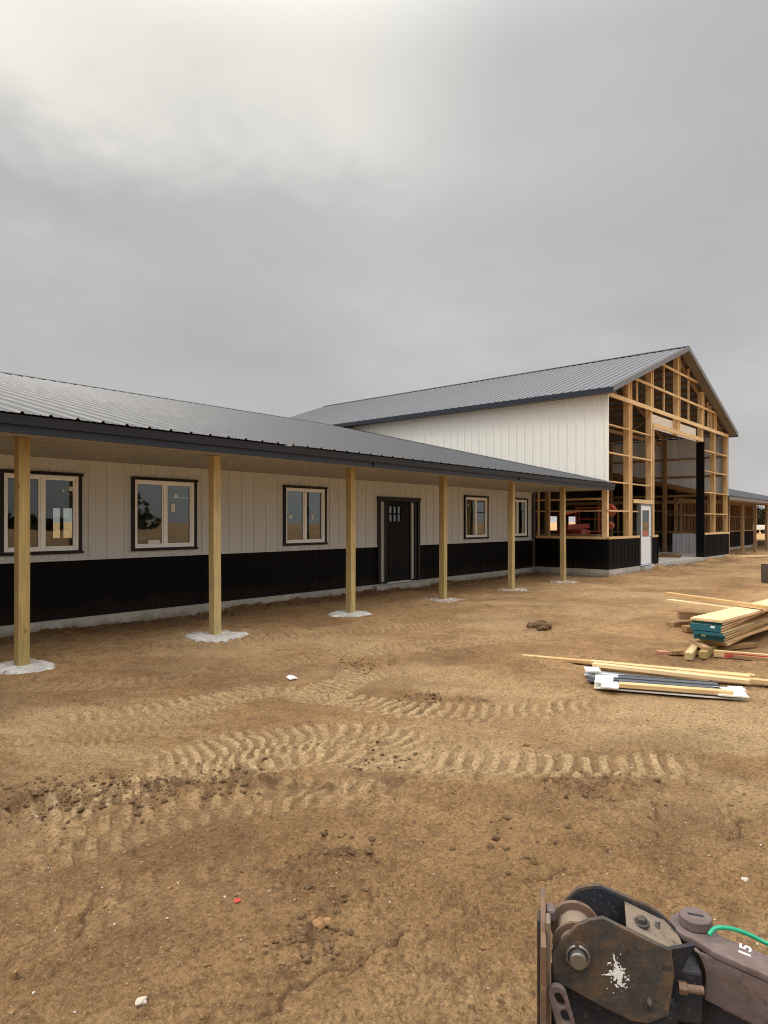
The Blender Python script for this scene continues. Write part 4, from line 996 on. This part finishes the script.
for k in range(480):
    a = R(random.uniform(95, 265))-TH; d = random.gauss(150, 12); cx, cy = math.sin(a)*d, math.cos(a)*d; hh = random.uniform(3, 10)*(1 if math.sin(a*9)+math.sin(a*23) > -.3 else .3)
    for _ in range(60):
        v = Vector((random.gauss(0,1), random.gauss(0,1), random.gauss(0,1))).normalized(); q = Vector((cx+v.x*3, cy+v.y*3, hh*.5+v.z*hh*.5)); sz = random.uniform(.4,.9)
        a_ = Vector((random.gauss(0,1),random.gauss(0,1),random.gauss(0,1))).normalized(); b_ = a_.orthogonal().normalized(); n_ = len(V); V += [tuple(q+a_*sz), tuple(q+b_*sz), tuple(q-a_*sz), tuple(q-b_*sz)]; Fc.append((n_,n_+1,n_+2,n_+3))
me = bpy.data.meshes.new('distant_wood'); me.from_pydata(V, [], Fc); me.materials.append(M_LEAF); o = bpy.data.objects.new('distant_wood', me); col.objects.link(o)
tag(o, 'dark far-off treeline mirrored in the house windows', 'wood', kind='stuff')
x, y = far(764, 100); tl = empty('box_trailer', (x, y, 0), TH+R(8), label='low white trailer parked in the far field under the dark trees', cat='trailer')
MB().box(-3,3,-1.0,1.0,.55,1.25).build('body', M_WHITE, tl, bevel=.05)
for sx in (-.5,.5):
    for sy in (-.9,.9): MB().cyl((sx,sy-.1,.35),(sx,sy+.1,.35),.35,.35,18).build('wheel', M_RUBBER, tl)
MB().bar((-3,0,.55),(-4.2,0,.5),.12,.12).build('drawbar', M_RUBBER, tl)

# ------------------------------------------------------------------ loader arm in the foreground
# local axes: x across the view, y away from it, z up;  ax() turns bearing+height angles into a point on a plane
MX, MY = .52, 1.5
mo = rot2(MX, MY, TH)
ma = empty('loader_arm', (mo[0], mo[1], 0), TH, label='rusty machine coupler and mauve-brown loader arm marked 15 in the near right corner', cat='machine arm')
AXN = Vector((.22,.975,0)).normalized(); AXU = Vector((.975,-.22,0)).normalized(); UP = Vector((0,0,1))
P0 = Vector((.44,1.5,0))
def onp(px, py, off=0.0):       # (u, z) on the plate plane
    d = Vector(((px-384)/F, 1, (522-py)/F)); tt = (P0.dot(AXN)+off)/d.dot(AXN); p = d*tt
    return (p-P0).dot(AXU), p.z+CAMH
def onz(px, py, z): f = (CAMH-z)*F/(py-522); return Vector(((px-384)/F*f, f, z))
OFFM = Vector((MX, MY, 0))
def mplate(name, pts, off, th, mat, holes=(), bevel=.002, parent=None):
    loops = [pts]+list(holes)
    return outline(name, loops, th, mat, parent or ma, bevel, (AXU, UP, AXN), P0+AXN*(off)-OFFM)
def M(p): return Vector(p)-OFFM
def circ(c, r, n=28): return [(c[0]+r*math.cos(2*math.pi*k/n), c[1]+r*math.sin(2*math.pi*k/n)) for k in range(n)]
SH = [(551.4,951),(576.4,924),(590,918.5),(603,916.6),(648,939),(671,949),(674,975),(668,1014),(648,1022),(630,1019),(598,1003),(553,978)]
S2 = [onp(*p) for p in SH]
pin = onp(577.5,954)
mplate('side_plate', S2, 0, .012, M_PLATE)
S3 = [onp(px_, py_, .145) for px_, py_ in ((556,912),(567,896.8),(576.4,887.2),(588,884.4),(600,884.2),(648,904.7),(663.6,915.3),(675,927),(683,940),(684,960),(676,990),(640,985),(600,968),(566,944),(556,925))]
mplate('side_plate', S3, .145, .012, M_PLATE)
mplate('inner_lining', [(u*.97+.002, z-.006) for u, z in S3], .1375, .002, M_NAVY, bevel=.0)
def A3(u, off, z): return M(P0+AXU*u+AXN*off+UP*z)
# bushing between the plates with its collars
b_ = MB(); b_.cyl(A3(pin[0],.006,pin[1]), A3(pin[0],.139,pin[1]), .040, .040, 36); bo = b_.build('bushing', M_TAN, ma, smooth=False)
for o0, o1, rr in ((.104,.116,.058), (.028,.036,.054)):
    MB().cyl(A3(pin[0],o0,pin[1]), A3(pin[0],o1,pin[1]), rr, rr, 40).build('collar', M_BLADE, bo, bevel=.002)
MB().cyl(A3(pin[0],-.030,pin[1]), A3(pin[0],-.006,pin[1]), .0185, .0185, 28).build('pin', M_STEEL, ma, bevel=.003)
MB().pipe([A3(pin[0]+.024*math.cos(t_), -.011, pin[1]+.024*math.sin(t_)) for t_ in np.linspace(R(100), R(445), 60)], .0034, 10).build('retaining_ring', M_STEEL, ma, smooth=True)
MB().cyl(A3(pin[0],-.010,pin[1]), A3(pin[0],-.006,pin[1]), .031, .031, 32).build('washer', M_PLATE, ma)
# top plate with its nut
tp = MB(); ua, za = onp(627,928); ub, zb = onp(671,949)
for (u0, z0_), (u1, z1_) in (((ua,za),(ub,zb)),):
    ring_ = []
    for px_, py_, of_ in ((627,928.5,.006),(664,947.2,.006),(675,948,.03),(683,944,.07),(678,933,.115),(664,918,.139),(624.5,899,.139)):
        u_, z_ = onp(px_, py_, of_); ring_.append(A3(u_, of_, z_-.004))
    dn = Vector((0,0,-.012)); nr_ = len(ring_); cen = sum(ring_, Vector())/nr_
    tp.add(ring_+[p_+dn for p_ in ring_]+[cen], [(k, (k+1)%nr_, 2*nr_) for k in range(nr_)]+[(k, k+nr_, (k+1)%nr_+nr_, (k+1)%nr_) for k in range(nr_)])
tpo = tp.build('top_plate', M_TAN, ma)
um, zm = (ua+ub)*.5-.006, (za+zb)*.5
MB().cyl(A3(um,.065,zm-.008), A3(um,.065,zm-.002), .019, .019, 24).cyl(A3(um,.065,zm-.002), A3(um,.065,zm+.008), .0125, .0125, 6).build('nut', M_PLATE, tpo, bevel=.001)
MB().cyl(A3(ub-.012,.09,zb-.008), A3(ub-.012,.09,zb+.008), .006, .006, 12).build('bolt', M_STEEL, tpo)
# closing end plate
ue, ze = onp(671,949)
ep = MB(); zb_ = onp(668,1014)[1]
a_, b2 = A3(ue-.002,.004,ze-.004), A3(ue+.056,.035,ze-.006); a0 = A3(ue-.012,.004,zb_+.01); b0 = A3(ue+.004,.035,zb_+.02); q_ = AXN*.09; q_ = AXN*.012; ep.add([a_, b2, b0, a0, a_+q_, b2+q_, b0+q_, a0+q_], [(0,3,2,1),(4,5,6,7),(0,1,5,4),(1,2,6,5),(2,3,7,6),(3,0,4,7)])
ep.build('end_plate', M_NAVY, ma)
wb_ = []
random.seed(2)
pa, pb = A3(ua,.008,za-.006), A3(ub-.006,.008,zb-.006)
wbm = MB()
for k in range(34):
    p_ = pa.lerp(pb, k/33); wbm.cyl(p_+Vector((0,0,-.001)), p_+Vector((0,0,.003)), .0052+random.uniform(-.0008,.0008), .003, 8)
wbm.build('weld_bead', M_PLATE, ma, smooth=True)
MB().cyl(A3(pin[0]+.150,-.006,pin[1]-.075), A3(pin[0]+.150,-.014,pin[1]-.075), .006, .006, 6).cyl(A3(pin[0]+.150,-.014,pin[1]-.075), A3(pin[0]+.150,-.020,pin[1]-.075), .003, .0035, 10).build('grease_nipple', M_STEEL, ma)
# white paint splash on the near plate
cu_, cz_ = onp(619,972); random.seed(5); sp_ = MB()
def blob(u, z, r, st=1.0, ang=0):
    n = 11; off = -.0068; c_ = []
    for k in range(n):
        t_ = 2*math.pi*k/n; q = r*random.uniform(.45,1.25); du, dz = rot2(math.cos(t_)*q*st, math.sin(t_)*q, ang); c_.append(A3(u+du, off, z+dz))
    sp_.add(c_+[A3(u, off-.0006, z)], [(k, (k+1)%n, n) for k in range(n)])
for k in range(130):
    d_ = abs(random.gauss(0,.020)); a_ = random.random()*6.28; blob(cu_+d_*math.cos(a_)*.8, cz_+d_*math.sin(a_)*1.15, random.uniform(.0010,.0060)*max(.3,1-d_/.055))
for k in range(16): blob(cu_-.004-.0006*k+random.gauss(0,.0008), cz_+.010+.0022*k, .0045*(1-k/19))
for k in range(14): blob(cu_-.008-.0023*k, cz_-.001-.0005*k+random.gauss(0,.001), .0042*(1-k/17))
sp_.build('paint_splash', M_WPAINT, ma)
# attachment plate at the left, standing on the ground
pl_ = MB(); uL = onp(546,951)[0]
def slab(u0, u1, o0, o1, z0_, z1_, m_=None):
    m_ = m_ or MB(); vs_ = [A3(u, o, z_) for z_ in (z0_, z1_) for u, o in ((u0,o0),(u1,o0),(u1,o1),(u0,o1))]
    m_.add(vs_, [(0,3,2,1),(4,5,6,7),(0,1,5,4),(1,2,6,5),(2,3,7,6),(3,0,4,7)]); return m_
zt1 = onp(546,900)[1]-.052; uL -= .006
slab(uL-.006, uL+.006, -.07, .17, .0, zt1-.012).build('mounting_plate', M_BLADE, ma, bevel=.002)
slab(uL+.0065, uL+.016, -.02, .02, .0, zt1+.012).build('edge_bar', M_TAN, ma, bevel=.002)
slab(uL-.014, uL-.007, .04, .09, .0, zt1-.02).build('stiffener', M_PLATE, ma, bevel=.003)
slab(uL+.008, uL+.030, .09, .13, pin[1]+.01, zt1-.022).build('mounting_lug', M_ARM, ma, bevel=.006)
slab(uL-.006, uL+.20, .02, .14, .0, .06).build('foot_plate', M_PLATE, ma)
slab(uL+.02, uL+.29, .03, .12, .06, pin[1]-.10).build('lower_frame', M_NAVY, ma, bevel=.004)
# slotted latch link at the bottom
def capsule(c0, c1, r0, r1, n=12):
    (x0_, y0_), (x1_, y1_) = c0, c1; a_ = math.atan2(y1_-y0_, x1_-x0_); o_ = []
    for k in range(n+1): t_ = a_+math.pi/2+math.pi*k/n; o_.append((x0_+r0*math.cos(t_), y0_+r0*math.sin(t_)))
    for k in range(n+1): t_ = a_-math.pi/2+math.pi*k/n; o_.append((x1_+r1*math.cos(t_), y1_+r1*math.sin(t_)))
    return o_
k0, k1 = onp(557,993,-.05), onp(572,1046,-.05)
h0, h1, h2, h3 = onp(558,995,-.05), onp(561,1001,-.05), onp(564,1012,-.05), onp(566,1018,-.05)
mplate('latch_link', capsule(k0, k1, .020, .020), -.05, .014, M_ARM, [capsule(h0,h1,.0085,.0085,8), capsule(h2,h3,.008,.008,8)], bevel=.003)
# arm
za = .735
e0 = onz(710.5,931,za); e1 = onz(768,955,za); n0 = onz(706,948,za)
dr_ = (e1-e0).normalized(); nr = Vector((-dr_.y, dr_.x, 0)); nr = nr if nr.dot(n0-e0) > 0 else -nr; wdt = abs((n0-e0).dot(nr))
cc_ = onz(695.6,925,za)+Vector((0,0,0)); Rr = .058
# rounded head flowing into the box arm
pt = []
ctr = Vector((cc_.x, cc_.y)); d2_ = Vector((dr_.x, dr_.y)); n2_ = Vector((nr.x, nr.y))
mid_e = (Vector((e0.x,e0.y))+Vector((n0.x,n0.y)))/2
LA = 1.25
for k in range(21):
    t_ = math.pi*.42+ (math.pi*1.16)*k/20
    pt.append(ctr+d2_*math.cos(t_)*Rr+n2_*math.sin(t_)*Rr*-1)
E0 = Vector((e0.x,e0.y)); N0 = Vector((n0.x,n0.y))
pt += [N0+d2_*.02, N0+d2_*LA, E0+d2_*LA, E0+d2_*.02]
outline('arm_top', [[(p_.x, p_.y) for p_ in pt]], .018, M_ARM, ma, .004, ((1,0,0),(0,1,0),(0,0,1)), (-MX,-MY,za-.009))
arm = MB(); N1 = N0+d2_*.03; hgt_ = .125
q0, q1, q2, q3 = N1-n2_*.0, N0+d2_*LA, E0+d2_*LA, E0+d2_*.03
arm.add([(p_.x-MX, p_.y-MY, z_) for z_ in (za-hgt_, za-.0185) for p_ in (q0,q1,q2,q3)], [(0,3,2,1),(4,5,6,7),(0,1,5,4),(1,2,6,5),(2,3,7,6),(3,0,4,7)])
arm.build('arm', M_ARM, ma, bevel=.006)
# side plate of the arm with its concave throat
def ons(px, py):
    d = Vector(((px-384)/F, 1, (522-py)/F)); nn = Vector((n2_.x, n2_.y, 0)); tt = nn.dot(Vector((N0.x,N0.y,0))+nn*.004)/d.dot(nn); p = d*tt
    return ((Vector((p.x,p.y))-N0).dot(d2_), p.z+CAMH)
bt = za-.118
thro = [ons(*p_) for p_ in ((694,948.5),(699,953),(703,960),(706,969),(707.3,978),(707.3,988),(706,999))]
outline('side_plate', [thro+[(LA, bt), (LA, za-.018), (thro[0][0], za-.018)]], .010, M_ARM, ma, .002, ((d2_.x,d2_.y,0), (0,0,1), (n2_.x,n2_.y,0)), (N0.x-MX, N0.y-MY, 0))
hd = MB().cyl((ctr.x-MX, ctr.y-MY, za+.0005), (ctr.x-MX, ctr.y-MY, za+.024), .037, .036, 40)
cap = hd.build('pin_cap', M_ARM, ma, bevel=.003)
MB().bar((ctr.x-MX-.016, ctr.y-MY+.006, za+.0245), (ctr.x-MX+.016, ctr.y-MY-.006, za+.0245), .006, .002).build('cap_slot', M_NAVY, cap)
MB().cyl((ctr.x-MX, ctr.y-MY, za-.02), (ctr.x-MX, ctr.y-MY, .42), .034, .034, 32).build('pivot_pin', M_PLATE, ma)
MB().cyl((ctr.x-MX, ctr.y-MY, za-.16), (ctr.x-MX, ctr.y-MY, za-.12), .055, .055, 32).build('lower_collar', M_PLATE, ma, bevel=.004)
# dark clevis linking coupler to pivot, with bolts
slab(ue+.0, ue+.075, .05, .12, zb_-.05, ze-.075).build('clevis', M_NAVY, ma, bevel=.006)
bl = onp(684,988,.02)
MB().cyl(A3(bl[0]-.012,.02,bl[1]), A3(bl[0]+.006,.02,bl[1]), .0135, .0135, 6).cyl(A3(bl[0]+.006,.02,bl[1]), A3(bl[0]+.04,.02,bl[1]), .009, .009, 14).build('bolt', M_BLADE, ma, bevel=.001)
q = [Vector((p_.x, p_.y)) for p_ in (N0+d2_*.02, N0+d2_*LA)]
lowr = MB().bar((q[0].x-d2_.x*.13-MX-n2_.x*wdt/2, q[0].y-d2_.y*.13-MY-n2_.y*wdt/2, za-hgt_-.07), (q[1].x-MX-n2_.x*wdt/2, q[1].y-MY-n2_.y*wdt/2, za-hgt_-.07), wdt*.8, .14)
lowr.build('lower_rail', M_NAVY, ma, bevel=.004)
# the hand-painted 15 on the arm's top
fc_ = bpy.data.curves.new('t', 'FONT'); fc_.body = '15'; fc_.size = .040; fc_.extrude = .0004; fc_.space_character = 1.0; fc_.shear = .15; fc_.offset = .0006
to = bpy.data.objects.new('t', fc_); col.objects.link(to); dg = bpy.context.evaluated_depsgraph_get()
me = bpy.data.meshes.new_from_object(to.evaluated_get(dg)); bpy.data.objects.remove(to); me.materials.clear(); me.materials.append(M_WPAINT); me.name = 'painted_number'
pn = onz(742,953,za); no = bpy.data.objects.new('painted_number', me); col.objects.link(no); no.parent = ma
no.location = (pn.x-MX+.006, pn.y-MY-.022, za+.0008); no.rotation_euler = (0,0,R(58)); no.scale = (1.25,.85,1)
# green strap lying over the arm
gs = MB(); pp = [onz(*p_) for p_ in ((709,935,za+.012),(714,929,za+.022),(722,927.5,za+.025),(735,929.5,za+.02),(750,935,za+.01),(764,942,za-.0),(785,952,za-.01),(820,975,za-.03),(860,1010,za-.1))]
sp3 = []
for k in range(len(pp)-1):
    for u in range(5):
        i0, i1, i2, i3 = pp[max(k-1,0)], pp[k], pp[k+1], pp[min(k+2,len(pp)-1)]; u_ = u/5
        sp3.append(.5*((2*i1)+(i2-i0)*u_+(2*i0-5*i1+4*i2-i3)*u_*u_+(-i0+3*i1-3*i2+i3)*u_**3))
gs.pipe([M(p_) for p_ in sp3], .0048)
gso = gs.build('green_hose', M_GREEN, None, smooth=True); gso.matrix_world = Matrix.Translation((mo[0], mo[1], 0)) @ Matrix.Rotation(TH, 4, 'Z')
tag(gso, 'thin bright green hose lying along the mauve loader arm', 'hose')
